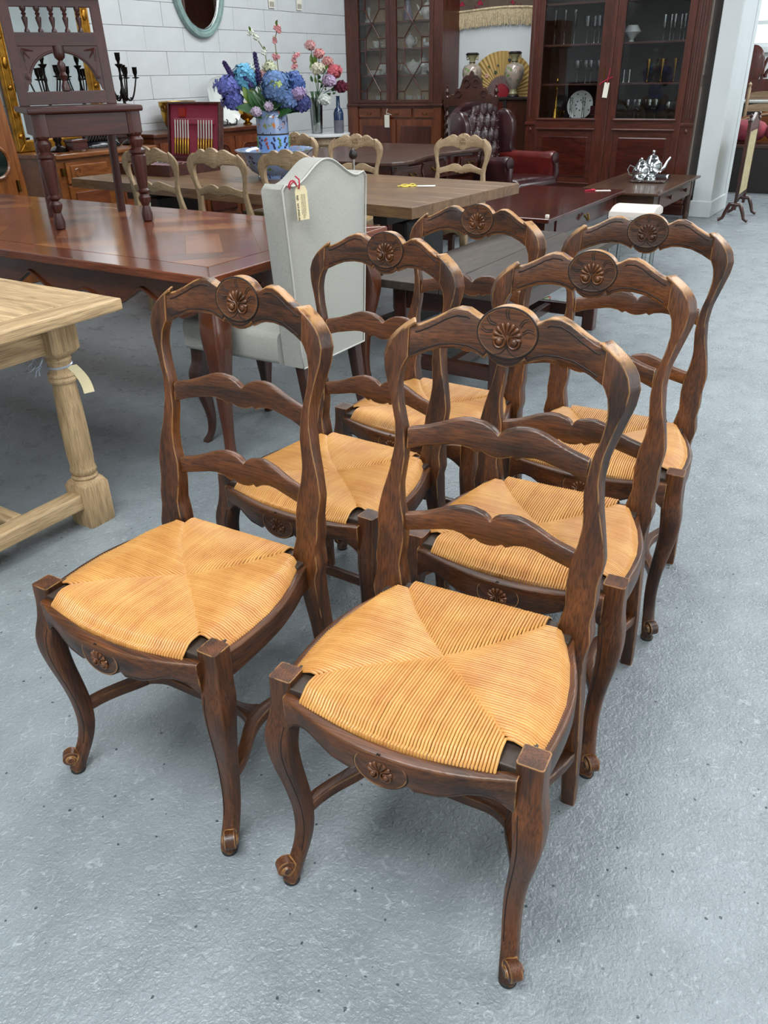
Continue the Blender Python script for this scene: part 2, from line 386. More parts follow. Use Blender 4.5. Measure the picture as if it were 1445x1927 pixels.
mb = MB(); mb.box(-1.95, -1.765, 9.1, 9.76, 0, 4.2); mb.box(-1.965, -1.75, 9.085, 9.78, 0, .16); struct(mb, 'wall_pier', WALLP, bevel=.008)
# far room end wall with window
mb = MB(); wy = 13.2
mb.box(-6.6, 4.5, wy, wy + .15, 0, 1.57); mb.box(-6.6, 4.5, wy, wy + .15, 2.7, 4.2); mb.box(-6.6, -2.6, wy, wy + .15, 1.57, 2.7); mb.box(.6, 4.5, wy, wy + .15, 1.57, 2.7)
struct(mb, 'wall_far', BRICKP)
mb = MB(); mb.box(-2.62, .62, wy - .03, wy + .05, 1.53, 1.6); struct(mb, 'trim_1', WALLP)
mb = MB()
for xx in (-2.6, -2.15, -1.4, -.6, .2): mb.box(xx, xx + .05, wy + .02, wy + .07, 1.6, 2.7)
for zz in (1.6, 1.86, 2.65): mb.box(-2.6, .6, wy + .02, wy + .07, zz, zz + .045)
wf = struct(mb, 'window_1', WALLP)
mt, nt, b = newmat('sky_beyond_window'); setp(b, emis=lin('bfe4ea'), estr=1.1)
mb = MB(); mb.box(-2.6, .6, wy + .09, wy + .1, 1.6, 2.7); mb.build('window_pane', mt, wf, 0)
mb = MB(); mb.box(-7, 4.5, -2.5, 15, 4.2, 4.3)
struct(mb, 'ceiling', CEIL)
mb = MB(); mb.box(4.4, 4.5, 5.2, 15, 0, 4.2); struct(mb, 'wall_right', WALLP)
mb = MB(); mb.box(-6.6, 4.5, -2.6, -2.5, 0, 4.2); struct(mb, 'wall_front', WALLP)
# ------------------------------------------------------------ ladder-back chair
def mirr(t): return [(-a, b) for a, b in reversed(t) if a > 1e-6] + list(t)
ST_OUT = [(0.44, .214), (.464, .220), (.507, .213), (.525, .216), (.537, .2175), (.573, .2150), (.618, .2205), (.665, .212), (.712, .202), (.762, .196), (.804, .200), (.849, .214), (.89, .227), (.918, .230), (.945, .223), (.970, .201), (.988, .175)]
ST_IN = [(0.44, .152), (.466, .153), (.490, .157), (.525, .165), (.55, .162), (.575, .160), (.600, .162), (.618, .163), (.64, .170), (.680, .174), (.740, .167), (.790, .171), (.835, .183), (.872, .188), (.902, .184), (.918, .176), (.925, .171), (.985, .1705), (.988, .1705)]
CR_TOP = mirr([(0, 1.0), (.050, 1.0005), (.056, 1.003), (.073, 1.0125), (.090, 1.0135), (.107, 1.0075), (.130, .9945), (.152, .984), (.174, .978)])
CR_BOT = mirr([(0, .9215), (.015, .924), (.027, .931), (.034, .9385), (.0385, .932), (.050, .938), (.068, .944), (.092, .9455), (.119, .9425), (.149, .932), (.174, .920)])
MS_TOP = mirr([(0, .801), (.006, .807), (.014, .8125), (.031, .8195), (.053, .8225), (.070, .8215), (.086, .817), (.110, .808), (.135, .800), (.168, .793)])
MS_BOT = mirr([(0, .7575), (.012, .7590), (.021, .762), (.029, .7655), (.037, .761), (.050, .7675), (.070, .7705), (.086, .770), (.110, .766), (.138, .761), (.168, .752)])
LS_TOP = mirr([(0, .636), (.006, .643), (.014, .648), (.035, .6535), (.053, .6545), (.070, .651), (.090, .645), (.115, .635), (.135, .629), (.166, .6235)])
LS_BOT = mirr([(0, .5865), (.014, .588), (.021, .591), (.027, .5945), (.035, .590), (.052, .5985), (.072, .6025), (.092, .601), (.114, .5965), (.140, .592), (.166, .588)])
AP_BOT = mirr([(0, .394), (.022, .398), (.038, .407), (.046, .413), (.055, .4035), (.070, .4045), (.094, .4055), (.115, .413), (.135, .421), (.155, .423), (.172, .418), (.185, .408), (.203, .390)])
def yb(z): return .1915 + (z - .45) * .126
BOW = .024
def bowy(x): return BOW * max(0, 1 - (x / .18) ** 2)
def yap(x): return -.168 - .044 * max(0, 1 - (x / .2) ** 2)
def sample_xs(*tbls):
    xs = set()
    for t in tbls:
        for a, b in zip(t, t[1:]):
            k = max(1, int((b[0] - a[0]) / .012))
            for i in range(k + 1): xs.add(round(a[0] + (b[0] - a[0]) * i / k, 4))
    return sorted(xs)
def crv(t):      # piecewise-smooth lookup
    return lambda x: itp(t, x)
def hump_ring(tbl, x): return itp(tbl, x)

def rush_mesh():
    mb = MB(); mb.a = []
    r0 = random.Random(3)
    cy = .018
    def topz(x, y):
        # padded profile, dipping toward the seams and centre
        ex = abs(x) / .21; ey = abs(y - cy) / .2
        e = max(ex, ey)
        return .4785 + .006 * sin(min(1, e) * pi * .62) - .012 * max(0, e - .86) / .14 * (1 if e > .86 else 0)
    def strand(outer, inner, pitch, perp, side):
        # outer,inner : 2D points; perp : unit vector across the strand
        o = Vector((outer[0], outer[1])); i_ = Vector((inner[0], inner[1])); d = i_ - o; ln = d.length
        if ln < .006: return
        dn = d / ln
        jit = r0.uniform(-.0002, .0002); zj = r0.uniform(-.0004, .0004)
        prof = [(-.002, .447), (-.0035, .458), (-.0015, .4675)]
        ts = [.005, .016] + [ln * f for f in (.3, .5, .7, .88)] + [ln + .003]
        path = []
        for q, z in prof: path.append((o.x + dn.x * q, o.y + dn.y * q, z, (-dn.x * .9, -dn.y * .9, .3)))
        for q in ts:
            if q <= path_min(path): continue
            x, y = o.x + dn.x * q, o.y + dn.y * q
            z = topz(x, y) + zj
            if q < .006: z -= .004
            if q >= ln: z -= .0065
            elif q > ln * .85: z -= .0008
            path.append((x, y, z, (0, 0, 1)))
        k = 5; w_ = pitch * .452; val = r0.random() * .5 + .25
        base = len(mb.v); vs = []
        for (x, y, z, nv) in path:
            nv = Vector(nv).normalized()
            for j in range(k):
                a = pi * j / (k - 1)
                off = Vector((perp[0], perp[1], 0)) * (cos(a) * w_ + jit) + nv * (sin(a) ** .75 * w_ * 1.45)
                vs.append((x + off.x, y + off.y, z + off.z))
        fs = []
        for q in range(len(path) - 1):
            for j in range(k - 1):
                a = q * k + j; fs.append((a, a + k, a + k + 1, a + 1) if side else (a, a + 1, a + k + 1, a + k))
        mb.add(vs, fs); mb.a += [val] * len(vs)
    def path_min(path): return 0
    FX, FY = .171, -.129; BX, BY = .137, .168
    def wav(t): return .0025 * sin(t * 19) + .0015 * sin(t * 47 + 1)
    n = 62
    for q in range(n):      # front
        x = -FX + 2 * FX * (q + .5) / n
        yo = -.196 + .020 * (x / FX) ** 2
        a = abs(x) / FX; yi = cy + (FY - cy) * a + .016 * sin(pi * a)
        strand((x * 1.0, yo), (x * .985, yi + wav(x)), 2 * FX / n, (1, 0), True)
    n = 50
    for q in range(n):      # back
        x = -BX + 2 * BX * (q + .5) / n
        a = abs(x) / BX; yi = cy + (BY - cy) * a - .012 * sin(pi * a)
        strand((x, .212), (x, yi + wav(x + 3)), 2 * BX / n, (1, 0), False)
    def xo(y): return itp([(-.13, .214), (-.06, .2195), (0, .219), (.05, .211), (.10, .198), (.15, .178), (.18, .166)], y)
    n = 53
    for sgn in (-1, 1):
        for q in range(n):
            y = FY + (BY - FY) * (q + .5) / n
            if y < cy:
                a = (cy - y) / (cy - FY); xi = FX * a * (1 - .0) - .012 * sin(pi * a)
            else:
                a = (y - cy) / (BY - cy); xi = BX * a + .006 * sin(pi * a)
            xi = max(xi, .001) + wav(y + sgn)
            strand((sgn * xo(y), y), (sgn * max(xi, 0), y), (BY - FY) / n, (0, 1), sgn < 0)
    return mb

def shell(mb, cx, cz, R, face, n=9, span=210, proud=.004):
    # fan of rounded lobes on a surface: face(x,z)->(point, normal-ish y)
    for i in range(n):
        a = radians(90 - span / 2 + span * (i + .5) / n); w_ = radians(span / n) * .44
        rings = []
        for t, hw, h in ((.18, .25, .3), (.45, .7, .8), (.72, .95, 1.0), (.9, 1.0, .95), (1.0, .55, .4)):
            r = R * t; ring = []
            for j in range(7):
                b = a + w_ * hw * cos(pi * j / 6) * 1.0; hh = proud * h * sin(pi * j / 6)
                x = cx + r * cos(b); z = cz + r * sin(b); p = face(x, z)
                ring.append(Vector((p[0], p[1] - hh - .0004, p[2])))
            rings.append(ring)
        vs = [p for r in rings for p in r]; fs = []
        for q in range(4):
            for j in range(6): fs.append((q * 7 + j, q * 7 + j + 1, q * 7 + 8 + j, q * 7 + 7 + j))
        mb.add(vs, fs)
def volute(mb, cx, cz, r, face, sgn, th=.0026):
    mb.ball((face(cx, cz)[0], face(cx, cz)[1] - .001, cz), (r * .62, .0055, r * .62), 12, 6)
    pts = []
    for i in range(22):
        t = i / 21; a = radians(150 - 400 * t) ; rr = r * (.62 + .55 * t)
        x = cx + sgn * rr * cos(a); z = cz + rr * sin(a); p = face(x, z); pts.append((p[0], p[1] - .0012, p[2]))
    mb.tube(pts, [th * (.5 + .5 * sin(pi * min(1, .15 + i / 24))) for i in range(22)], 6)
def rays(mb, cx, cz, R0, R1, face, angs, th=.0011):
    for a in angs:
        for d in (-2.6, 2.6):
            b0 = radians(a + d * 1.5); b1 = radians(a + d); pts = []
            for i in range(5):
                t = i / 4; r = R0 + (R1 - R0) * t; b = b0 + (b1 - b0) * t + .10 * sin(pi * t)
                x = cx + r * cos(b) ; z = cz + r * sin(b) ; p = face(x, z); pts.append((p[0], p[1] + .0002, p[2]))
            mb.tube(pts, th, 5)
def ellipse_line(mb, cx, cz, a, b, face, th, n=44, a0=0, a1=360):
    pts = []
    full = (a1 - a0) >= 360
    for i in range(n if full else n + 1):
        t = radians(a0 + (a1 - a0) * i / n); x = cx + a * cos(t); z = cz + b * sin(t); p = face(x, z); pts.append((p[0], p[1], p[2]))
    mb.tube(pts, th, 6, closed=full, cap=not full)

def make_chair(label, loc, rz, carved=True, group='rush-seated ladder-back chairs set out in two rows', W=None, disc=True, rush=None, GR=None, GW=None):
    CV = OAKC if W is None else W; W = W or OAKD; GR = GR or GROOVE; GW = GW or GROOVE_W; rush = rush or RUSH
    CR_TOP = globals()['CR_TOP'] if disc else mirr([(0, 1.021), (.018, 1.019), (.036, 1.010), (.047, 1.0005), (.051, .999), (.058, 1.003), (.073, 1.0115), (.090, 1.0125), (.107, 1.0065), (.130, .9935), (.152, .983), (.174, .977)])
    t = thing('ladder_back_chair', label, 'chair', loc, rz, group)
    CR_BOT = globals()['CR_BOT'] if disc else [(x, z - .009 * (abs(x) < .14)) for x, z in globals()['CR_BOT']]
    # back posts
    zs = sorted(set([round(.44 + .0122 * i, 4) for i in range(45)] + [.925, .918, .902, .984, .988]))
    zs = [z for z in zs if z <= .988]
    def sm(tb, z):
        a = itp(tb, z); return (itp(tb, z - .006) + 2 * a + itp(tb, z + .006)) / 4 if .45 < z < .915 or .93 < z < .975 else a
    for s in (-1, 1):
        rings = []
        leg = [(0.0, .208, .232, .0145, .013), (.03, .208, .229, .0152, .014), (.15, .204, .219, .0168, .0165), (.30, .196, .208, .0185, .019), (.38, .190, .201, .0205, .0215), (.425, .1865, .194, .026, .023)]
        for z, xc, yc, hx, hy in leg:
            rings.append([Vector((s * (xc + u), yc + v, z)) for u, v in rrect(-hx, hx, -hy, hy, .004)])
        for z in zs:
            xi, xo = sm(ST_IN, z), sm(ST_OUT, z)
            if xo - xi < .004: xo = xi + .004
            th = .0215 if z < .5 else max(.0135, .0215 - (z - .5) * .07)
            yc = yb(z)
            ring = rrect(xi, xo, -th, th, .0035)
            # heavier rounding of the front outer arris near the top
            k = min(1, max(0, (z - .66) / .2)) * .012
            ring2 = []
            for u, v in ring:
                if v < 0 and u > xo - .012 and k: u -= k * (1 if v < -th * .5 else .3)
                ring2.append(Vector((s * u, yc + v, z)))
            rings.append(ring2)
        mb = MB(); mb.loft(rings if s > 0 else [r[::-1] for r in rings]); mb.build('back_post', W['z'], t, 40)
    # crest rail and slats
    def face_c(x, z): return (x, yb(z) + bowy(x) - .0118, z)
    xs = sample_xs(CR_TOP, CR_BOT)
    mb = MB(); board(mb, xs, lambda x: itp(CR_TOP, x), lambda x: itp(CR_BOT, x), lambda x: bowy(x) + yb(.96), .023, .0035)
    for i, p in enumerate(mb.v): mb.v[i] = (p[0], p[1] + (p[2] - .96) * .126, p[2])
    crest = mb.build('crest_rail', W['x'], t, 50)
    mb = MB()
    pts = [(x, itp(CR_BOT, x) + .0085) for x in xs if abs(x) < .168]
    mb.tube([(face_c(x, z)[0], face_c(x, z)[1] + .0001, z) for x, z in pts], .0013, 5)
    pts = [(x, itp(CR_TOP, x) - .012) for x in xs if .058 < abs(x) < .168]
    for s in (-1, 1):
        mb.tube([(face_c(x, z)[0], face_c(x, z)[1] + .0003, z) for x, z in pts if x * s > 0], .0014, 5)
    if disc: mb.build('carved_groove', GR, crest, 60)
    # medallion
    mc = .980; mr = .0535; mz = .0425
    mb = MB()
    back = .023; rings = []
    for yy, sc in ((.0120, .95), (.0105, 1.0), (-.0115, 1.0), (-.0132, .97), (-.0128, .90), (-.0122, .6), (-.0126, .05)):
        ring = []
        for j in range(44):
            a = 2 * pi * j / 44; x = mr * sc * cos(a); z = mc + mz * sc * sin(a)
            z = max(z, .9405) if False else z
            ring.append(Vector((x, yb(z) + bowy(x) + yy, z)))
        rings.append(ring)
    mb.loft([r[::-1] for r in rings])
    if disc: mb.build('shell_medallion', W['x'], crest, 45)
    fm = lambda x, z: (x, yb(z) + bowy(x) - (.0124 if disc else .0112), z)
    if carved:
        mb = MB(); shell(mb, 0, .972, .026, fm, 9, 215, .0045)
        for s in (-1, 1): volute(mb, s * .0135, .9655, .0105, fm, s)
        mb.build('shell_carving', CV['z'], crest, 60)
        mb = MB(); rays(mb, 0, .976, .027, .047, fm, (12, 38, 142, 168, 90), .0011)
        if disc: ellipse_line(mb, 0, mc, mr * .985, mz * .985, lambda x, z: (x, yb(z) + bowy(x) - .0122, z), .0018)
        for s in (-1, 1): ellipse_line(mb, s * .020, .968, .022, .0255, fm, .0011, 20, 180 if s > 0 else 250, 290 if s > 0 else 360)
        mb.build('medallion_groove', GR, crest, 60)
    for TT, TB, zc in ((MS_TOP, MS_BOT, .79), (LS_TOP, LS_BOT, .62)):
        mb = MB(); xs = sample_xs(TT, TB)
        board(mb, xs, lambda x: itp(TT, x), lambda x: itp(TB, x), lambda x: bowy(x) * .9 + yb(zc) + .001, .0165, .0045)
        for i, p in enumerate(mb.v): mb.v[i] = (p[0], p[1] + (p[2] - zc) * .126, p[2])
        mb.build('back_slat', W['x'], t, 50)
    # seat frame
    xs = sample_xs(AP_BOT)
    mb = MB(); board(mb, xs, lambda x: .464, lambda x: itp(AP_BOT, x), yap, .022, .0045)
    for i, p in enumerate(mb.v):      # rounded, projecting top moulding
        if p[2] > .455: mb.v[i] = (p[0], p[1] - .003, p[2])
    ap = mb.build('front_apron', W['x'], t, 50)
    fa = lambda x, z: (x, yap(x) - .0112, z)
    mb = MB(); mb.tube([(x, fa(x, 0)[1] + .0004, itp(AP_BOT, x) + .005) for x in xs if .052 < x < .19], .0009, 5)
    mb.tube([(x, fa(x, 0)[1] + .0004, itp(AP_BOT, x) + .005) for x in xs if -.19 < x < -.052], .0009, 5)
    mb.build('carved_groove', GR, ap, 60)
    mb = MB(); rings = []
    for yy, sc in ((.010, .97), (-.0095, 1.0), (-.0135, .965), (-.0128, .88), (-.0120, .5), (-.0125, .05)):
        ring = []
        for j in range(40):
            a = 2 * pi * j / 40; x = .047 * sc * cos(a); z = .4325 + .0355 * sc * sin(a); z = min(z, .4615)
            ring.append(Vector((x, yap(x) + yy, z)))
        rings.append(ring)
    mb.loft([r[::-1] for r in rings]); mb.build('apron_medallion', W['x'], ap, 45)
    fm2 = lambda x, z: (x, yap(x) - .0124, z)
    mb = MB(); shell(mb, 0, .428, .022, fm2, 7, 200, .0040)
    for s in (-1, 1): volute(mb, s * .0115, .4225, .0090, fm2, s)
    mb.build('shell_carving', CV['z'], ap, 60)
    mb = MB(); rays(mb, 0, .431, .023, .036, fm2, (20, 160, 90), .0010)
    ellipse_line(mb, 0, .4325, .0465, .035, lambda x, z: (x, yap(x) - .0112, min(z, .4600)), .0018)
    mb.build('medallion_groove', GR, ap, 60)
    SIDE = [(-.135, .2285), (-.09, .2345), (-.03, .2375), (.03, .2335), (.09, .219), (.14, .2015), (.19, .189)]
    for s in (-1, 1):
        rings = []
        ss = smooth_tbl(SIDE, 3)
        for y, x in ss:
            b = .405 + .012 * sin(pi * (y + .135) / .325)
            rings.append([Vector((s * (x + u), y, v)) for u, v in rrect(-.021, 0, b, .4655, .005)])
        mb = MB(); mb.loft(rings if s < 0 else [r[::-1] for r in rings]); mb.build('side_rail', W['y'], t, 50)
    mb = MB(); mb.box(-.17, .17, .186, .204, .40, .452); mb.build('rear_rail', W['x'], t, 0, .003)
    for s in (-1, 1):
        mb = MB(); mb.box(min(s * .148, s * .214), max(s * .146, s * .212), -.168, -.106, .44, .4735); mb.build('corner_block', GW, t, 0, .0025)
        mb = MB(); mb.box(min(s * .125, s * .190), max(s * .122, s * .186), .150, .203, .44, .4735); mb.build('corner_block', GW, t, 0, .0025)
    mb = MB(); mb.prism([(-.165, -.17), (0, -.187), (.165, -.17), (.168, -.12), (.212, -.115), (.216, 0), (.19, .1), (.165, .155), (.13, .16), (.13, .205), (-.13, .205), (-.13, .16), (-.165, .155), (-.19, .1), (-.216, 0), (-.212, -.115), (-.168, -.12)], .455, .468, lambda u, v, q: (u, v, q))
    mb.build('seat_underlay', RUSHU, t, 0)
    rs = rush_mesh().build('rush_seat', rush, t, 70, kind='stuff')
    # front legs
    LEG = [(.486, .2165, -.1475, .0215), (.468, .217, -.148, .0215), (.44, .2172, -.149, .0218), (.41, .219, -.153, .0225), (.385, .2225, -.158, .0245), (.36, .2255, -.1635, .0245), (.325, .226, -.165, .0230), (.28, .2215, -.161, .0205),
           (.23, .2145, -.154, .0182), (.18, .2085, -.149, .0168), (.13, .2065, -.149, .0155), (.095, .208, -.154, .0148), (.065, .2115, -.164, .0145), (.040, .2155, -.177, .0150), (.020, .2185, -.187, .0150), (.008, .2195, -.191, .0140)]
    for s in (-1, 1):
        rings = []
        for z, x, y, h in smooth_tbl(LEG, 3):
            # rotate the section slightly to the diagonal lower down
            k = min(1, max(0, (.42 - z) / .1)); r = h * (.22 + .25 * k)
            ring = []
            for u, v in rrect(-h, h, -h, h, r, 3):
                ring.append(Vector((s * (x + u), y + v, z)))
            rings.append(ring if s < 0 else ring[::-1])
        if s > 0: pass
        mb = MB(); mb.loft(rings)
        # scrolled toe
        d = Vector((s * .66, -.75, 0)).normalized(); ax = Vector((-d.y, d.x, 0))
        base = Vector((s * .2155, -.180, .040)) + d * .019
        for hw, rr in ((.0125, .0185), (.0165, .0105)):
            M = Matrix((ax, d, Vector((0, 0, 1)))).transposed()
            rg = []
            for q in (-1, -.8, .8, 1):
                r2 = rr * (.8 if abs(q) == 1 else 1); rg.append([base + ax * (hw * q) + d * (r2 * cos(2 * pi * j / 16)) + Vector((0, 0, r2 * sin(2 * pi * j / 16))) for j in range(16)])
            mb.loft(rg)
        leg = mb.build('front_leg', W['z'], t, 45)
        mb = MB()                          # moulded line down the leg
        tb = [q for q in smooth_tbl(LEG, 3) if .07 < q[0] < .40]
        mb.tube([(s * (q[1] - q[3] * .55), q[2] - q[3] * .99, q[0]) for q in tb], .0011, 5)
        mb.build('carved_groove', GR, leg, 60)
        mb = MB(); mb.lathe([(.0155, 0), (.0165, .003), (.0165, .007), (.015, .009)], (s * .2195, -.191, 0), 16)
        mb.build('foot_glide', EBON, leg, 50)
    # stretchers
    for s in (-1, 1):
        pts = [(-.150, .207), (-.11, .199), (-.07, .183), (-.03, .163), (0.0, .153), (.03, .151), (.07, .158), (.12, .178), (.17, .196), (.215, .206)]
        rings = []
        ss = smooth_tbl(pts, 2)
        for i, (y, x) in enumerate(ss):
            a = ss[max(i - 1, 0)]; b = ss[min(i + 1, len(ss) - 1)]; tx = Vector((s * (b[1] - a[1]), b[0] - a[0], 0)).normalized(); nx = Vector((tx.y, -tx.x, 0))
            hw = .0115 + .004 * exp(-((y - .015) / .05) ** 2)
            rings.append([Vector((s * x, y, .158)) + nx * u + Vector((0, 0, v)) for u, v in rrect(-hw, hw, -.012, .012, .003)])
        mb = MB(); mb.loft(rings); mb.build('side_stretcher', W['y'], t, 50)
    rings = []
    for x in [-.145 + .29 * i / 20 for i in range(21)]:
        e = max(0, (abs(x) - .095) / .05); hw = .011 + .020 * e * e
        rings.append([Vector((x, .014 + u, .158 + v)) for u, v in rrect(-hw, hw, -.0115, .0115, .003)])
    mb = MB(); mb.loft(rings); mb.build('cross_stretcher', W['x'], t, 50)
    return t
GROOVE_W = plain('blackened_wood', '3a2d24', rough=0.5, var=0.2)
GRP = 'rush-seated ladder-back chairs set out in two rows'
chairA = make_chair('dark oak ladder-back chair with rush seat, front right and nearest the camera', (-.500, .943, 0), radians(5.0))
SPOTS = [('dark oak ladder-back chair with rush seat, front left beside the bleached table', (-1.077, .903, 0), 2.2),
         ('dark oak rush-seated chair directly behind the nearest chair, middle of the right row', (-.537, 1.457, 0), 3.7),
         ('dark oak rush-seated chair behind the front left one, middle of the left row', (-1.092, 1.458, 0), -.8),
         ('dark oak rush-seated chair at the far right, last of the right row on open floor', (-.564, 1.999, 0), 5.1),
         ('dark oak rush-seated chair at the back of the left row, nearest the low plank table', (-1.095, 1.980, 0), -1.0)]
for lb, lc, a in SPOTS: copy_tree(chairA, None, lb, lc, radians(a))
# ------------------------------------------------------------ bleached refectory table, front left
def T(x, y, z=0): return Vector((x, y, z))
def lathe_part(name, prof, mat, parent, c=(0, 0, 0), n=24, sm=40, **k):
    mb = MB(); mb.lathe(prof, c, n); return mb.build(name, mat, parent, sm, **k)
t = thing('refectory_table', 'bleached oak refectory table with a baluster leg and floor stretcher, at the left edge', 'table', (-2.158, 1.519, 0))
mb = MB()
r1 = random.Random(9)
# top : end cleat plus long boards
mb.box(.0, .10, -.71, .17, .722, .76); cl = mb.build('end_cleat', OAKB['y'], t, 0, .006)
for i in range(5):
    mb = MB(); a = -.71 + i * .176; mb.box(-1.9, -.0015, a + .0008, a + .1752, .7225, .7595); mb.build('top_plank', OAKB['x'], t, 0, .003)
mb = MB(); mb.box(-.045, -.012, -.62, -.01, .62, .722); mb.build('end_apron', OAKB['y'], t, 0, .003)
mb = MB(); mb.box(-1.8, -.03, .0, .03, .62, .722); mb.build('side_apron', OAKB['x'], t, 0, .003)
def oak_leg(x, y):
    mb = MB()
    mb.loft([[Vector((u, v, z)) for u, v in rrect(-h, h, -h, h, r)] for z, h, r in ((0, .050, .012), (.012, .052, .006), (.150, .052, .006), (.162, .049, .02), (.172, .042, .03))])
    mb.lathe([(.036, .165), (.043, .172), (.044, .180), (.038, .186), (.041, .192), (.045, .200), (.043, .210), (.040, .216), (.043, .26), (.0435, .34), (.041, .43), (.038, .490), (.036, .515), (.044, .520), (.046, .528), (.042, .535), (.045, .541), (.043, .548), (.036, .552), (.036, .580), (.040, .592), (.035, .600), (.039, .610), (.043, .618)], n=28)
    mb.loft([[Vector((u, v, z)) for u, v in rrect(-h, h, -h, h, r)] for z, h, r in ((.600, .036, .03), (.612, .048, .02), (.625, .053, .006), (.722, .053, .004))])
    return mb.build('leg', OAKB['z'], t, 40, loc=(x, y, 0))
oak_leg(-.032, -.012); oak_leg(-.032, -.56); oak_leg(-1.7, 0); oak_leg(-1.7, -.56)
mb = MB(); mb.box(-.064, .0, -.52, -.062, .075, .130); mb.build('end_stretcher', OAKB['y'], t, 0, .006)
mb = MB(); mb.box(-1.66, -.064, -.31, -.25, .075, .130); mb.build('long_stretcher', OAKB['x'], t, 0, .006)
# ribbon and tag on the leg
tg = thing('price_tag', 'cream tag on silver ribbon tied round the bleached table leg', 'tag', (-2.190, 1.507, 0))
mb = MB()
mb.tube([(.0375 * cos(a * pi / 10), .0375 * sin(a * pi / 10), .572 + .003 * sin(a * pi / 10)) for a in range(20)], .0035, 5, closed=True)
def loop(cx, cy, cz, rx, rz_, ph=0, tilt=.3):
    return [(cx + rx * cos(a * pi / 8 + ph), cy + .01 * sin(a * pi / 8), cz + rz_ * sin(a * pi / 8 + ph) + tilt * rx * cos(a * pi / 8)) for a in range(16)]
mb.tube(loop(-.045, -.045, .588, .026, .020), .0022, 4, closed=True)
mb.tube(loop(-.075, -.052, .565, .022, .012), .0022, 4, closed=True)
mb.tube([(-.04, -.04, .572), (-.055, -.05, .556), (-.06, -.055, .535)], .0022, 4)
mb.tube([(-.04, -.04, .572), (-.05, -.045, .556), (-.045, -.05, .540)], .0022, 4)
mb.build('ribbon', SILR, tg, 60)
mb = MB(); mb.loft([[Vector((.040 + .020 * q + w_ * .006, .012 + .030 * q + .012 * sin(q * 3) + w_ * .016, .572 - .098 * q)) + Vector((k * .0006, 0, 0)) for w_, k in ((-1, 0), (1, 0), (1, 1), (-1, 1))] for q in [i / 6 for i in range(7)]])
mb.build('tag_card', MANILA, tg, 40)

# ------------------------------------------------------------ parquet-topped table
PX0, PX1, PY0, PY1, PZ = -4.86, -2.0, 2.03, 3.20, .76
t = thing('parquet_table', 'large cherry dining table with parquetry top and scalloped dark apron', 'table', (PX0, PY0, 0))
LX, LY = PX1 - PX0, PY1 - PY0
def clip(poly, x0, x1, y0, y1):
    for ax, lim, sg in ((0, x0, 1), (0, x1, -1), (1, y0, 1), (1, y1, -1)):
        out = []
        for i in range(len(poly)):
            a, b = poly[i], poly[(i + 1) % len(poly)]; ia = (a[ax] - lim) * sg >= 0; ib = (b[ax] - lim) * sg >= 0
            if ia: out.append(a)
            if ia != ib:
                q = (lim - a[ax]) / (b[ax] - a[ax]); out.append((a[0] + (b[0] - a[0]) * q, a[1] + (b[1] - a[1]) * q))
        poly = out
        if len(poly) < 3: return []
    return poly
mb = MB(); mb.box(.01, LX - .01, .01, LY - .01, PZ - .032, PZ - .004); mb.build('top_core', CHERRYD['x'], t, 0)
# moulded border, mitred
bwid = .135
def mitre(name, p0, p1, p2, p3, mt):
    mb = MB(); mb.prism([p0, p1, p2, p3], PZ - .034, PZ, lambda u, v, q: (u, v, q)); return mb.build(name, mt, t, 0, .005, seg=3)
g = .0006
mitre('border_plank', (0, 0), (LX, 0), (LX - bwid, bwid), (bwid, bwid), CHERRY['x'])
mitre('border_plank', (LX, g), (LX, LY - g), (LX - bwid + g, LY - bwid), (LX - bwid + g, bwid), CHERRY['y'])
mitre('border_plank', (LX, LY), (0, LY), (bwid, LY - bwid), (LX - bwid, LY - bwid), CHERRY['x'])
mitre('border_plank', (0, LY - g), (0, g), (bwid - g, bwid), (bwid - g, LY - bwid), CHERRY['y'])
# parquet pieces : diagonal lattice of dark strips with boards between
c45 = sqrt(.5); x0, x1, y0, y1 = bwid + g, LX - bwid - g, bwid + g, LY - bwid - g
SP, SW = .56, .12
def rect_uv(u0, u1, v0, v1): return [((u - v) * c45, (u + v) * c45) for u, v in ((u0, v0), (u1, v0), (u1, v1), (u0, v1))]
np_ = 0
def piece(poly, mt, inset=.0005):
    global np_
    cx = sum(p[0] for p in poly) / len(poly); cy = sum(p[1] for p in poly) / len(poly)
    poly = [(p[0] + (cx - p[0]) * .004, p[1] + (cy - p[1]) * .004) for p in poly]
    ar = abs(sum(poly[i][0] * poly[(i + 1) % len(poly)][1] - poly[(i + 1) % len(poly)][0] * poly[i][1] for i in range(len(poly)))) / 2
    if ar < .0012: return
    mb = MB(); mb.prism(poly, PZ - .006, PZ - .0002, lambda u, v, q: (u - cx, v - cy, q)); mb.build('parquet_piece', mt, t, 0, loc=(cx, cy, 0)); np_ += 1
for i in range(-2, 12):
    for j in range(-8, 8):
        u, v = i * SP, j * SP
        cells = [(u, u + SW, v, v + SP, CHERRYM), (u + SW, u + SP, v, v + SW, CHERRYM)]
        nb = 3; hh = (SP - SW) / nb
        for k in range(nb):
            if (i + j) % 2: cells.append((u + SW, u + SP, v + SW + k * hh, v + SW + (k + 1) * hh, (CHERRYL, CHERRY, CHERRYL)[k]))
            else: cells.append((u + SW + k * hh, u + SW + (k + 1) * hh, v + SW, v + SP, (CHERRY, CHERRYL, CHERRY)[k]))
        for c in cells:
            p = clip(rect_uv(*c[:4]), x0, x1, y0, y1)
            if p: piece(p, c[4]['x' if (i + j) % 2 else 'y'])
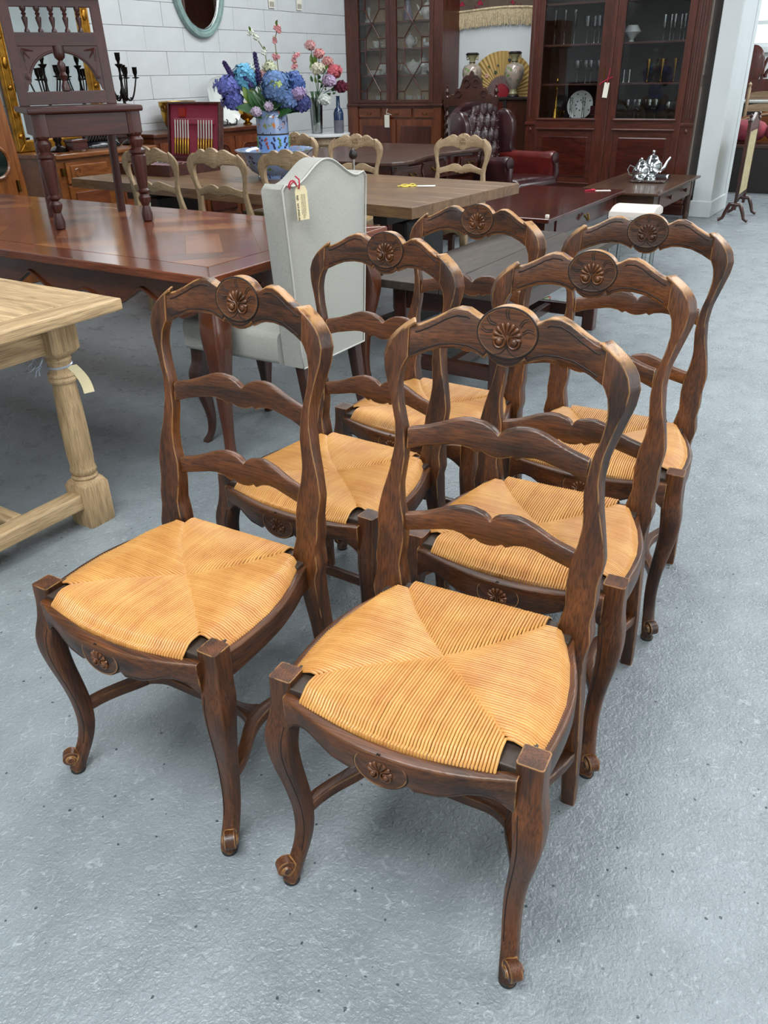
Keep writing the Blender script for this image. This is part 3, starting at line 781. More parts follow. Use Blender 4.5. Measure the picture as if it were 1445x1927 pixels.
# scalloped apron
def scallop(n, w_, lo, hi):
    pts = []
    for i in range(n):
        a = i * w_
        for q, z in ((0, hi * .35), (.06, hi * .2), (.2, lo), (.34, .0), (.46, hi), (.5, hi * 1.25), (.54, hi), (.66, .0), (.8, lo), (.94, hi * .2)): pts.append((a + q * w_, z))
    pts.append((n * w_, hi * .35)); return pts
def apron(name, L_, f, mt, n, zt=.725, zb=.61):
    ps = smooth_tbl(scallop(n, L_ / n, -.03, .045), 2)
    poly = [(0, zt)] + [(a, zb + z) for a, z in ps] + [(L_, zt)]
    mb = MB(); mb.prism(poly, 0, .025, f); o = mb.build(name, mt, t, 0)
    mb = MB(); mb.tube([f(a, zb + z + .002, -.003) for a, z in ps], .008, 6); mb.build('apron_moulding', mt, o, 60)
    return o
apron('front_apron', LX - .16, lambda u, v, q: (.08 + u, .06 + q, v), CHERRYD['x'], 4)
apron('rear_apron', LX - .16, lambda u, v, q: (.08 + u, LY - .06 - q, v), CHERRYD['x'], 4)
apron('end_apron', LY - .14, lambda u, v, q: (LX - .06 - q, .07 + u, v), CHERRYD['y'], 2)
apron('end_apron', LY - .14, lambda u, v, q: (.06 + q, .07 + u, v), CHERRYD['y'], 2)
def cabriole(parent, mt, x, y, sx, sy, top, h0, name='leg', knee=.03, foot=.03, sc=1.0, base=0):
    prof = [(1.0, 0, 1.0), (.86, .15, 1.02), (.78, .7, 1.1), (.70, 1.0, 1.05), (.60, .85, .90), (.45, .2, .68), (.3, -.25, .52), (.16, -.2, .42), (.08, .2, .42), (.03, .7, .5), (0, .85, .5)]
    rings = []
    for q, k, hs in smooth_tbl(prof, 3):
        off = (knee if k > 0 and q > .3 else foot) * k; h = h0 * hs
        rings.append([Vector((u + sx * off * .7, v + sy * off * .7, base + q * (top - base))) for u, v in rrect(-h, h, -h, h, h * .35)])
    mb = MB(); mb.loft(rings[::-1] if True else rings); return mb.build(name, mt, parent, 45, loc=(x, y, 0))
for sx, sy, x, y in ((1, -1, LX - .085, .085), (1, 1, LX - .085, LY - .085), (-1, -1, .085, .085), (-1, 1, .085, LY - .085)):
    cabriole(t, CHERRYD['z'], x, y, sx, sy, .725, .042, knee=.03, foot=.02)

# ------------------------------------------------------------ hall chair standing on the parquet table
ang = atan2(2.847 - 2.461, -3.148 + 3.362)         # front edge direction
HA = ang
t = thing('hall_chair', 'dark mahogany hall chair with spindled pierced back, standing on the parquet table', 'chair', ((-3.362 - 3.148) / 2, (2.461 + 2.847) / 2, .76), HA)
t.scale = (1, 1, 1.12)
# local: x along the front edge, y backwards
HW = .205; H = HALL
legp = [(.018, 0), (.024, .004), (.026, .03), (.018, .058), (.016, .064), (.027, .085), (.029, .098), (.018, .112), (.028, .120), (.029, .126), (.020, .134), (.024, .150), (.034, .235), (.036, .262), (.030, .268), (.037, .275), (.037, .285), (.024, .294), (.026, .300), (.034, .312), (.035, .325), (.028, .334), (.024, .338), (.032, .346), (.033, .352)]
for s in (-1, 1):
    mb = MB(); mb.lathe(legp, n=22)
    mb.loft([[Vector((u, v, z)) for u, v in rrect(-.031, .031, -.031, .031, .004)] for z in (.350, .43)])
    mb.build('front_leg', H['z'], t, 40, loc=(s * HW, 0, 0))
for s in (-1, 1):
    mb = MB(); mb.loft([[Vector((s * .175 + u, yy + v, z)) for u, v in rrect(-.018, .018, -.018, .018, .003)] for z, yy in ((0, .435), (.25, .40), (.44, .385))])
    mb.build('rear_leg', H['z'], t, 30)
mb = MB(); mb.box(-.25, .25, -.05, .41, .430, .452); mb.build('seat', H['x'], t, 0, .008, seg=3)
mb = MB(); mb.box(-.20, .20, -.025, .0, .345, .430); mb.build('seat_rail', H['x'], t, 0, .003)
for s in (-1, 1):
    mb = MB(); mb.box(s * HW - .012, s * HW + .012, .02, .39, .345, .43); mb.build('seat_rail', H['y'], t, 0, .003)
BK = lambda x, z, q: (x, .375 + q + (z - .45) * .11, z)       # leaning back plane
def bar(name, x0, x1, z0, z1, q0=-.013, q1=.013, mt=None, par=None):
    mb = MB(); mb.prism([(x0, z0), (x1, z0), (x1, z1), (x0, z1)], q0, q1, lambda u, v, q: BK(u, v, q)); return mb.build(name, mt or H['x'], par or t, 0, .002)
for s in (-1, 1): bar('back_post', min(s * .180, s * .225), max(s * .180, s * .225), .452, .885, mt=H['z'])
bar('bottom_rail', -.182, .182, .455, .505); bar('middle_rail', -.182, .182, .672, .722); bar('top_rail', -.182, .182, .812, .845)
bar('cornice', -.245, .245, .845, .860, -.03, .02); bar('cornice', -.235, .235, .860, .878, -.022, .018)
bar('cresting_panel', -.22, .22, .878, 1.0)
# arched spandrels with central baluster
for s in (-1, 1):
    arc = [(s * .180, .505), (s * .180, .672), (0 + s * .020, .672)] + [(s * (.0 + .150 * cos(a)), .530 + .118 * sin(a)) for a in [radians(82 - i * 7) for i in range(12)]] + [(s * .148, .545), (s * .165, .53), (s * .172, .51)]
    if s < 0: arc = arc[::-1]
    mb = MB(); mb.prism(arc, -.010, .010, lambda u, v, q: BK(u, v, q)); sp = mb.build('arched_spandrel', H['x'], t, 0)
    mb = MB(); mb.tube([BK(s * .157 * cos(a), .530 + .125 * sin(a), -.012) for a in [radians(80 - i * 7) for i in range(11)]], .004, 6)
    for a, b in (((.165, .66), (.115, .655)), ((.165, .66), (.160, .615)), ((.165, .66), (.135, .628))): mb.tube([BK(s * a[0], a[1], -.011), BK(s * b[0], b[1], -.011)], [.006, .002], 5)
    mb.lathe([(0.001, -.006), (.014, -.004), (.014, .004), (.001, .006)], n=12, M=Matrix.Rotation(pi / 2, 4, 'X'), c=BK(s * .160, .562, -.010)); mb.build('carved_ornament', H['z'], sp, 50)
def spindle(name, x, z0, z1, prof):
    mb = MB(); k = z1 - z0; c0 = BK(x, z0, 0); M = Matrix.Rotation(-math.atan(.11), 4, 'X'); mb.lathe([(r, z * k * 1.006) for r, z in prof], c0, 14, M); mb.build(name, H['z'], t, 45)
spindle('centre_baluster', 0, .505, .672, [(.020, 0), (.020, .1), (.010, .22), (.016, .3), (.020, .34), (.012, .42), (.018, .5), (.019, .6), (.010, .68), (.024, .75), (.027, .85), (.027, 1)])
for x in (-.12, -.06, 0, .06, .12):
    spindle('top_spindle', x, .722, .812, [(.013, 0), (.012, .08), (.006, .18), (.008, .28), (.013, .5), (.014, .58), (.007, .66), (.012, .74), (.007, .80), (.014, .9), (.014, 1)])
# ------------------------------------------------------------ upholstered side chair at the end of the parquet table
t = thing('upholstered_dining_chair', 'pale grey linen dining chair with camel-top back, drawn up to the parquet table end', 'chair', (-1.77, 2.43, 0))
def camel(v): # v in -1..1
    a = abs(v); return .070 * (0.5 + .5 * cos(pi * min(1, a / .78))) + .012 * (a - .78 if a > .78 else 0) / .22
rows = []
def half(z): return .205 + .048 * min(1, max(0, (z - .41) / .55))
def back_poly(q, inset=0):
    zt = 1.045; pts = []
    hb, ht = half(.41) - inset, half(1.0) - inset
    n = 28
    for i in range(n + 1):
        v = 1 - 2 * i / n; z = zt - inset + (camel(v)); y = v * ht
        if i in (0, n): z -= .018
        pts.append((y, z))
    k = 8
    for i in range(1, k): pts.append((-(ht + (hb - ht) * i / k), zt - .018 + (.412 - zt) * i / k))
    pts += [(-hb, .412), (hb, .412)]
    for i in range(k - 1, 0, -1): pts.append((ht + (hb - ht) * i / k, zt - .018 + (.412 - zt) * i / k))
    return pts
rings = []
for q, ins in ((0, .012), (.006, .003), (-.006, 0), (-.02, 0), (-.085, 0), (-.098, .010), (-.102, .03)):
    if q == .006: continue
    rings.append([Vector((q - .02 * (z - .41) / .6 * 0 + .045 * max(0, z - .6) * 1.0 * 0, y, z)) for y, z in back_poly(q, ins)])
mb = MB(); mb.loft([r[::-1] for r in rings]); bk = mb.build('back', FABRIC, t, 50)
mb = MB(); p = back_poly(0, .002); mb.tube([(.001, y, z) for y, z in p], .0035, 6, closed=True); mb.build('piping', FABW, bk, 60)
mb = MB(); rings = []
for x in (-.57, -.562, -.55, -.10):
    r = .012 if x > -.556 else .03
    hw = .225 + .02 * (x < -.2); hw = hw - (.012 if x < -.565 else 0)
    rings.append([Vector((x, u, v)) for u, v in rrect(-hw, hw, .412 + (.01 if x < -.565 else 0), .535 - (.01 if x < -.565 else 0), .025)])
mb.loft(rings); mb.build('seat', FABRIC, t, 50)
for sy in (-1, 1):
    cabriole(t, WALN['z'], -.535, sy * .19, -1, sy, .412, .032, name='front_leg', knee=.02, foot=.025)
    mb = MB(); mb.loft([[Vector((x + u, sy * .170 + v, z)) for u, v in rrect(-h, h, -h, h, .004)] for z, x, h in ((0, .045, .015), (.2, .0, .019), (.412, -.03, .022))]); mb.build('rear_leg', WALN['z'], t, 30)
# price tag with printed text
def text(parent, body, size, M, mat, name='printing'):
    cu = D.curves.new(name, 'FONT'); cu.body = body; cu.size = size; cu.extrude = .0001; cu.offset = .00025 if size > .008 else 0; cu.materials.append(mat)
    o = D.objects.new(name, cu); COL.objects.link(o); dg = bpy.context.evaluated_depsgraph_get(); me = D.meshes.new_from_object(o.evaluated_get(dg)); COL.objects.unlink(o); D.objects.remove(o)
    ob = D.objects.new(name, me); COL.objects.link(ob); ob.parent = parent; ob.matrix_local = M; return ob
tg = thing('price_tag', 'large manila price tag on pink ribbon, hung from the grey linen chair back', 'tag', (-1.752, 2.225, 1.055))
# tag plane faces +x/-y toward the shop floor; local u across, v down
TU = Vector((.25, .97, 0)).normalized(); TV = Vector((0.0, 0.06, -1)).normalized(); TN = TU.cross(TV).normalized() * -1
if TN.x < 0: TN = -TN
def tp(u, v, q=0): return TU * u + TV * v + TN * (q + .012)
mb = MB(); mb.prism([(-.012, .010), (.042, .010), (.056, .026), (.056, .118), (-.026, .118), (-.026, .026)][::1], 0, .0008, lambda u, v, q: tp(u * .62 + .004, v * 1.0 - .002, q)); mb.build('tag_card', MANILA, tg, 0)
M = Matrix((TV, TU, TN)).transposed().to_4x4()
def at(u, v): 
    X = M.copy(); X.translation = tp(u, v, .0011); return X
text(tg, 'REF.  WT1', .0105, at(-.008, .036), INK); text(tg, '$450.00-', .0105, at(-.008, .082), INK)
for k, (s_, u_) in enumerate((('Upholstered French style dining chair in a', .026), ('natural linen fabric with oak cabriole legs and', .021), ('comfortable padded seat. Very good condition', .016), ('throughout, ready to use in the home.', .011))): text(tg, s_, .0042, at(u_, .034), INK)
mb = MB(); mb.tube([tp(.004, .016, .002), tp(.004, .004, .008), tp(.008, -.012, .004), tp(.012, -.02, -.02)], .0028, 5)
mb.tube([tp(-.022 + .018 * cos(a) , -.002 + .010 * sin(a * 2 + 1), .004 + .006 * sin(a)) for a in [i * pi / 8 for i in range(16)]], .0025, 4, closed=True)
mb.tube([tp(-.01, -.01, .004), tp(-.026, .0, .0), tp(-.032, .016, -.002)], .0025, 4); mb.build('ribbon', REDR, tg, 60)

# ------------------------------------------------------------ thick plank table
t = thing('plank_dining_table', 'thick plank-topped oak dining table ringed by pale ladder-back chairs', 'table', (-5.160, 3.975, 0), radians(-4.5))
LX, LY = 2.98, 1.17
for i in range(6):
    mb = MB(); a = LY / 6 * i; mb.box(0, LX, a + .0006, a + LY / 6 - .0006, .700, .76); mb.build('top_plank', PLANK['x'], t, 0, .003)
for x in (.40, 2.62):
    mb = MB(); mb.box(x - .05, x + .05, .2, LY - .2, .62, .70); mb.build('bearer', BLACKW, t, 0, .004)
    mb = MB(); mb.box(x - .06, x + .06, LY / 2 - .20, LY / 2 + .20, .08, .62); mb.build('pedestal', BLACKW, t, 0, .02)
    mb = MB(); mb.box(x - .06, x + .06, .22, LY - .22, 0, .08); mb.build('pedestal_foot', BLACKW, t, 0, .01)
mb = MB(); mb.box(.46, 2.56, LY / 2 - .03, LY / 2 + .03, .3, .4); mb.build('stretcher', BLACKW, t, 0, .004)
# pale chairs
PG = plain('pale_groove', '7a6040', rough=.7)
pk = dict(W=PALE, disc=False, rush=RUSHP, GR=PG, GW=PALE['y'])
GN = 'pale ladder-back chairs round the plank table'
n1 = make_chair('pale bleached ladder-back chair, left one backed toward us at the plank table', (-3.99, 3.91, 0), radians(182), carved=False, group=GN, **pk)
copy_tree(n1, None, 'pale bleached ladder-back chair, middle one backed toward us, in front of the cutlery box', (-3.455, 3.93, 0), radians(180))
copy_tree(n1, None, 'pale bleached ladder-back chair backed toward us, partly behind the grey linen chair', (-2.97, 3.995, 0), radians(180))
f1 = make_chair('pale carved ladder-back chair on the far side, between blue vase and grey linen chair', (-3.51, 4.99, 0), radians(8), carved=True, group=GN, **pk)
f1.scale = (.975,) * 3
copy_tree(f1, None, 'pale ladder-back chair on the far side, mostly hidden behind the blue vase', (-4.12, 5.03, 0), radians(5))
copy_tree(f1, None, 'pale carved ladder-back chair at the right end of the plank table', (-2.77, 5.20, 0), radians(2))
# ------------------------------------------------------------ along the left wall
def bx(name, x0, x1, y0, y1, z0, z1, mt, par, bev=.004, kind=None):
    mb = MB(); mb.box(x0, x1, y0, y1, z0, z1); return mb.build(name, mt, par, 0, bev, kind=kind)
t = thing('honey_sideboard', 'honey cherry sideboard with carved raised door panels, against the left wall', 'sideboard', (-6.39, 4.36, 0))
LY = 1.09
mb = MB(); mb.prism([(0, 0), (.54, 0), (.585, .02), (.595, .06), (.595, LY - .02), (.56, LY), (0, LY)], .825, .86, lambda u, v, q: (u, v, q)); mb.build('top', HONEY['y'], t, 0, .008)
bx('body', 0, .55, .03, LY - .02, .08, .825, HONEY['y'], t)
bx('plinth', 0, .57, .02, LY - .01, 0, .09, HONEY['y'], t)
for i, y0 in enumerate((.10, .60)):
    dr = bx('door', .55, .565, y0, y0 + .44, .14, .62, HONEY['y'], t)
    bx('raised_panel', .563, .575, y0 + .05, y0 + .39, .19, .57, CABL['y'], dr, .008)
    dr = bx('drawer', .55, .572, y0, y0 + .44, .64, .80, HONEY['y'], t)
    bx('raised_panel', .57, .582, y0 + .035, y0 + .405, .665, .775, HONEY['y'], dr, .008)
    mb = MB()
    for k in range(5):
        a = k * 1.25; mb.tube([(.585, y0 + .10 + .022 * cos(a + q * .5) * (1 + q * .12), .72 + .020 * sin(a + q * .5) * (1 + q * .12)) for q in range(6)], .004, 5)
    mb.build('carved_scroll', HONEY['x'], dr, 50)
bx('hinge', .55, .585, .055, .075, .70, .76, BRASSD, t, .002)

def gilt_frame(label, par_loc, y0, y1, z0, z1, wd, dx=.05):
    t = thing('gilt_mirror', label, 'mirror', par_loc)
    def rail(a, b, c, d, nm='frame_rail'):
        mb = MB(); mb.prism([a, b, c, d], 0, dx, lambda u, v, q: (q, u, v)); mb.build(nm, GOLD, t, 0, .01, seg=3)
    rail((y0, z0), (y1, z0), (y1 - wd, z0 + wd), (y0 + wd, z0 + wd)); rail((y0, z1), (y1, z1), (y1 - wd, z1 - wd), (y0 + wd, z1 - wd))
    rail((y0, z0), (y0, z1), (y0 + wd, z1 - wd), (y0 + wd, z0 + wd)); rail((y1, z0), (y1, z1), (y1 - wd, z1 - wd), (y1 - wd, z0 + wd))
    for yy in (y0 + wd * .5, y1 - wd * .5):
        for k in range(9):
            z = z0 + .12 + k * (z1 - z0 - .2) / 8; mb = MB(); mb.ball((dx + .004, yy, z), (.012, wd * .28, .045 if k % 2 else .02), 8, 5); mb.build('gilt_ornament', GOLD, t, 60)
    for yy in (y0 + wd * .12, y0 + wd * .88, y1 - wd * .12, y1 - wd * .88):
        mb = MB(); mb.tube([(dx, yy, z0 + wd * .4), (dx, yy, z1 - wd * .4)], .008, 8); mb.build('gilt_bead', GOLD, t, 60)
    mb = MB(); mb.box(.012, .018, y0 + wd, y1 - wd, z0 + wd, z1 - wd); mb.build('mirror_plate', MIRR, t, 0)
    return t
gilt_frame('tall gilt framed mirror standing on the honey sideboard behind the hall chair', (-6.365, 0, .862), 4.42, 5.36, 0, 1.6, .085)

def candelabrum(loc, rz, label):
    t = thing('candelabrum', label, 'candelabrum', loc, rz, 'pair of bronze candelabra')
    mb = MB(); mb.lathe([(.075, 0), (.08, .012), (.06, .03), (.028, .045), (.022, .07), (.036, .09), (.03, .12), (.016, .15), (.022, .2), (.034, .25), (.024, .30), (.012, .34), (.018, .38), (.030, .41), (.014, .45), (.010, .50), (.016, .52), (.009, .56), (.012, .60), (.034, .625), (.034, .630), (.010, .635), (.013, .65), (.02, .665), (.023, .71), (.025, .715)], n=14); mb.build('stem', BRONZE, t, 50)
    for k in range(5):
        a = 2 * pi * k / 5 + .4; r = .115; h = .02 * (k % 2); d = Vector((cos(a), sin(a), 0))
        mb = MB(); pts = [d * (.01 + r * q) + Vector((0, 0, .40 + h - .055 * sin(q * pi * 1.15) + .09 * q ** 3)) for q in [i / 9 for i in range(10)]]
        mb.tube(pts, [.009 - .003 * i / 9 for i in range(10)], 6)
        e = pts[-1]; mb.lathe([(.006, 0), (.030, .008), (.031, .013), (.010, .016), (.012, .03), (.019, .045), (.021, .085), (.024, .09)], e, 12)
        mb.ball(pts[4] + Vector((0, 0, .016)), (.014, .014, .008), 6, 4); mb.build('candle_arm', BRONZE, t, 50)
    return t
c = candelabrum((-6.07, 4.62, .86), 0, 'dark bronze candelabrum seen through the hall chair back, nearer the left edge')
copy_tree(c, None, 'dark bronze candelabrum rising just right of the hall chair back', (-6.08, 5.40, .86), .5)
# bronze figure group
t = thing('bronze_statue', 'black bronze reclining figure on an oval black marble base, on the honey sideboard', 'statue', (-6.12, 5.09, .86), radians(90))
mb = MB(); mb.lathe([(.20, 0), (.205, .012), (.195, .03), (.185, .034), (.18, .045), (.165, .05), (0, .05)], n=30, sx=1, sy=.55); mb.build('marble_base', plain('black_marble', '15161a', rough=.1, coat=.5), t, 50)
mb = MB(); M = Matrix
for cx_, cy_, cz_, rx, ry, rz_ in ((-.02, 0, .07, .15, .07, .03), (.04, 0, .11, .09, .06, .05), (.06, .01, .17, .045, .04, .065), (-.06, 0, .10, .09, .04, .03), (-.12, .01, .085, .05, .03, .025), (.09, -.02, .12, .03, .03, .05)): mb.ball((cx_, cy_, cz_), (rx, ry, rz_), 14, 8)
mb.ball((.065, .01, .262), (.028, .026, .034), 12, 7); mb.tube([(.065, .01, .20), (.065, .01, .245)], .016, 8)
mb.tube([(.09, .01, .21), (.13, -.02, .17), (.10, -.05, .12)], [.016, .013, .01], 8); mb.tube([(.03, .01, .21), (-.01, -.03, .17), (-.05, -.03, .14)], [.016, .013, .01], 8)
for k in range(9): mb.tube([(.10 - k * .03, -.05, .14 - k * .006), (.07 - k * .03, -.065, .10), (.04 - k * .03, -.06, .055)], [.008, .012, .006], 6)
mb.build('figure', BRONZE, t, 60)
t = thing('trinket_box', 'small red-brown lidded casket beside the bronze statue', 'box', (-6.04, 4.62, .86), 0)
t.location = (-5.97, 4.72, .86)
bx('body', -.05, .05, -.075, .075, .01, .07, MAHO['y'], t); bx('lid', -.055, .055, -.08, .08, .07, .088, MAHO['y'], t)
for a in (-.04, .04):
    for b in (-.065, .065):
        mb = MB(); mb.ball((a, b, .007), .008, 8, 5); mb.build('ball_foot', BRASSD, t, 60)
# comtoise clock
t = thing('longcase_clock', 'honey wooden longcase clock with round pendulum window at the left edge', 'clock', (-5.93, 3.62, 0))
mb = MB()
out = [(-.26, 0), (.34, 0), (.34, .08), (.315, .10), (.315, .70), (.30, .95), (.255, 1.4), (.25, 1.7), (-.17, 1.7), (-.17, 1.4), (-.22, .95), (-.235, .10), (-.26, .08)]
mb.prism(out, 0, .30, lambda u, v, q: (q, u, v)); mb.build('case', HONEY['z'], t, 0, .008)
dr = bx('door', .30, .318, -.13, .22, .35, 1.6, HONEY['z'], t, .006)
M = Matrix.Rotation(pi / 2, 4, 'Y')
mb = MB(); mb.lathe([(.115, 0), (.12, .012), (.105, .02), (.095, .012), (.095, 0)], (.318, .09, .87), 30, M); mb.build('window_rim', HONEY['y'], dr, 40)
mb = MB(); mb.lathe([(.097, 0), (.097, .004), (0, .004)], (.319, .09, .87), 30, M); mb.build('window_glass', plain('dark_glass', '12201c', rough=.08, coat=.6), dr, 40)
bx('hood', -.02, .33, -.22, .30, 1.7, 2.1, HONEY['y'], t, .01)
bx('hinge', .30, .325, .235, .25, .66, .74, BRASSD, t, .002)
# second sideboard
t = thing('walnut_sideboard', 'walnut sideboard with carved arched doors against the left wall', 'sideboard', (-6.39, 5.50, 0))
LY = 1.66
mb = MB(); mb.prism([(0, 0), (.50, 0), (.52, .03), (.52, LY - .03), (.50, LY), (0, LY)], .905, .94, lambda u, v, q: (u, v, q)); mb.build('top', CHERRYD['y'], t, 0, .008)
bx('body', 0, .47, .03, LY - .03, .07, .905, CABL['y'], t); bx('plinth', 0, .49, .02, LY - .02, 0, .08, CAB['y'], t)
for i in range(3):
    y0 = .08 + i * .51; dr = bx('door', .47, .486, y0, y0 + .47, .14, .86, CABL['z'], t)
    pts = [(y0 + .05, .2), (y0 + .42, .2), (y0 + .42, .66)] + [(y0 + .235 + .185 * cos(a) * (1 if abs(cos(a)) > .5 else .9), .66 + .13 * abs(sin(a)) + .03 * sin(2 * a) ** 2) for a in [pi * k / 12 for k in range(1, 12)]] + [(y0 + .05, .66)]
    mb = MB(); mb.prism(pts, .485, .498, lambda u, v, q: (q, u, v)); mb.build('arched_panel', CAB['z'], dr, 0, .006)
    mb = MB(); mb.tube([(.50, y, z) for y, z in pts], .007, 6, closed=True); mb.build('panel_moulding', CABL['z'], dr, 60)
    mb = MB(); mb.ball((.51, y0 + .44, .56), .014, 10, 6); mb.build('knob', BRASSD, dr, 60)
# price tag hanging on the sideboard
t = thing('price_tag', 'small white tag hanging on the walnut sideboard, behind the floral bowl', 'tag', (-5.865, 6.18, .74))
mb = MB(); mb.box(0, .002, -.018, .018, -.06, 0); mb.build('tag_card', PAPER, t, 0); mb = MB(); mb.tube([(0, 0, 0), (-.002, .006, .03), (0, .01, .06)], .002, 4); mb.build('string', PAPER, t, 60)
t = thing('brass_jardiniere', 'oval brass planter with ring handles on the walnut sideboard', 'planter', (-6.17, 6.12, .94))
mb = MB(); mb.lathe([(.10, 0), (.12, .02), (.145, .08), (.155, .15), (.155, .19), (.165, .20), (.168, .235), (.175, .24), (.165, .245), (.155, .235), (.145, .15), (.10, .02), (0, .02)], n=32, sx=.75, sy=1.25); mb.build('body', BRASS, t, 50)
for s in (-1, 1):
    mb = MB(); mb.tube([(.02 + .028 * cos(a), s * .205, .19 + .028 * sin(a)) for a in [k * pi / 8 for k in range(16)]], .005, 6, closed=True); mb.build('ring_handle', BRASSD, t, 60)
t = thing('serving_platter', 'large white scalloped platter propped upright on a black stand', 'platter', (-6.20, 6.78, .94))
mb = MB(); rings = []
for q, k in ((0, .02), (0, .72), (.014, .80), (.022, .97), (.028, 1.0), (.020, .985), (.006, .80), (-.008, .72), (-.008, .02)):
    ring = []
    for j in range(72):
        a = 2 * pi * j / 72; sc = k * (1 + .018 * cos(12 * a) * k)
        u = .235 * sc * cos(a) * (1 + .05 * sin(a)); v = .215 * sc * sin(a); ring.append(Vector((q + .02 - v * .22, u * .98 + v * .10 * -1, .235 + v * .98)))
    rings.append(ring)
mb.loft(rings); mb.build('dish', WHITEP, t, 60)
mb = MB()
for s in (-1, 1): mb.tube([(-.06, s * .07, .0), (.06, s * .07, .004), (.105, s * .07, .012), (.115, s * .07, .05), (.10, s * .072, .06)], .007, 6); mb.tube([(.02, s * .07, .006), (-.02, s * .06, .12), (-.05, s * .03, .24)], .006, 6)
mb.build('plate_stand', BLACKW, t, 60)
t = thing('brass_urn', 'polished brass pot on a small foot, behind the blue flower vase', 'urn', (-6.12, 7.05, .94))
mb = MB(); mb.lathe([(.045, 0), (.05, .01), (.03, .02), (.024, .03), (.05, .045), (.095, .09), (.112, .15), (.112, .19), (.118, .20), (.108, .20), (.10, .12), (0, .05)], n=28); mb.build('body', BRASS, t, 50)
# oval painted mirror
t = thing('oval_mirror', 'oval mirror in a worn duck-egg blue frame hung on the block wall', 'mirror', (-6.392, 6.80, 2.17))
rings = []
for j in range(64):
    a = 2 * pi * j / 64; ring = []
    for u, v in ((-.075, .0), (-.078, .018), (-.066, .034), (-.052, .030), (-.04, .042), (-.012, .040), (.0, .022), (.0, .0)):
        ring.append(Vector((v, (.36 + u) * cos(a), (.455 + u) * sin(a))))
    rings.append(ring)
mb = MB(); mb.loft(rings, closed=True); mb.build('frame', TEAL, t, 40)
mb = MB(); mb.tube([(.02, .283 * cos(a), .378 * sin(a)) for a in [2 * pi * j / 64 for j in range(64)]], .007, 6, closed=True); mb.build('silver_bead', SILVER, t, 60)
mb = MB(); mb.prism([(.285 * cos(2 * pi * j / 48), .38 * sin(2 * pi * j / 48)) for j in range(48)], .010, .014, lambda u, v, q: (q, u, v)); mb.build('mirror_plate', MIRR, t, 0)
for yy, lb in ((7.93, 'printed paper tag hanging on the block wall, left one of two by the top edge'), (8.42, 'paper tag hanging on the block wall, right one of two by the top edge')):
    t = thing('wall_tag', lb, 'tag', (-6.39, yy, 2.05)); mb = MB(); mb.box(0, .003, -.05, .05, -.03, .09); mb.build('tag_card', PAPER, t, 0)
    for k in range(5): bx('print_bar', .003, .004, -.035 + k * .016, -.028 + k * .016, -.018, .03, INK, t, 0)

# ------------------------------------------------------------ on the plank table
ZP = .76
t = thing('cutlery_canteen', 'open mahogany cutlery canteen lined in crimson velvet, knives in its lid', 'box', (-4.76, 4.56, ZP), radians(-2))
bw_, bd_ = .275, .25
for a in ((-bw_, bw_, -bd_, -bd_ + .015), (-bw_, bw_, bd_ - .015, bd_), (-bw_, -bw_ + .015, -bd_ + .015, bd_ - .015), (bw_ - .015, bw_, -bd_ + .015, bd_ - .015)): bx('tray_side', *a, 0, .075, MAHO['x'], t, .002)
bx('tray_base', -bw_ + .015, bw_ - .015, -bd_ + .015, bd_ - .015, 0, .012, MAHO['x'], t, 0); bx('velvet_lining', -bw_ + .016, bw_ - .016, -bd_ + .016, bd_ - .016, .012, .05, VELVET, t, .004)
def lidp(u, v, q): return (u, bd_ + .006 + q + v * .16, .070 + v)
lz = .385
def lb(name, u0, u1, v0, v1, q0, q1, mt, bev=.002, par=None):
    mb = MB(); mb.prism([(u0, v0), (u1, v0), (u1, v1), (u0, v1)], q0, q1, lidp); return mb.build(name, mt, par or t, 0, bev)
lb('lid_board', -bw_, bw_, 0, lz, .03, .04, MAHO['x'])
for a in ((-bw_, -bw_ + .014, 0, lz), (bw_ - .014, bw_, 0, lz), (-bw_ + .014, bw_ - .014, 0, .014), (-bw_ + .014, bw_ - .014, lz - .014, lz)): lb('lid_side', *a, -.01, .03, MAHO['x'])
vl = lb('lid_velvet', -bw_ + .015, bw_ - .015, .015, lz - .015, .012, .03, VELVET, 0)
lb('knife_rack', -.215, .215, .235, .275, -.004, .012, VELVET, .006, vl); lb('satin_label', -.16, -.09, .285, .345, .0, .012, plain('satin', '9a1f14', rough=.3), 0, vl)
HORN = plain('knife_blade', 'cfc7ba', rough=.25, metal=.2)
for g0 in (-.195, .055):
    for k in range(6):
        u = g0 + k * .028; mb = MB(); mb.tube([lidp(u, .265, -.004), lidp(u, .14, -.004)], .0055, 6); kn = mb.build('knife', HORN, t, 60)
        mb = MB(); mb.tube([lidp(u, .14, -.004), lidp(u, .13, -.005), lidp(u, .05, -.006), lidp(u, .03, -.006)], [.005, .008, .009, .0075], 8); mb.build('knife_handle', BRASS, kn, 60)
for k in range(7):
    x = -.18 + k * .055; mb = MB(); mb.tube([(x, -.17, .057), (x + .01, .02, .058)], .004, 6, flat=.5); mb.ball((x + .012, .06, .058), (.018, .032, .006), 10, 5); mb.build('spoon', SILVER, t, 60)
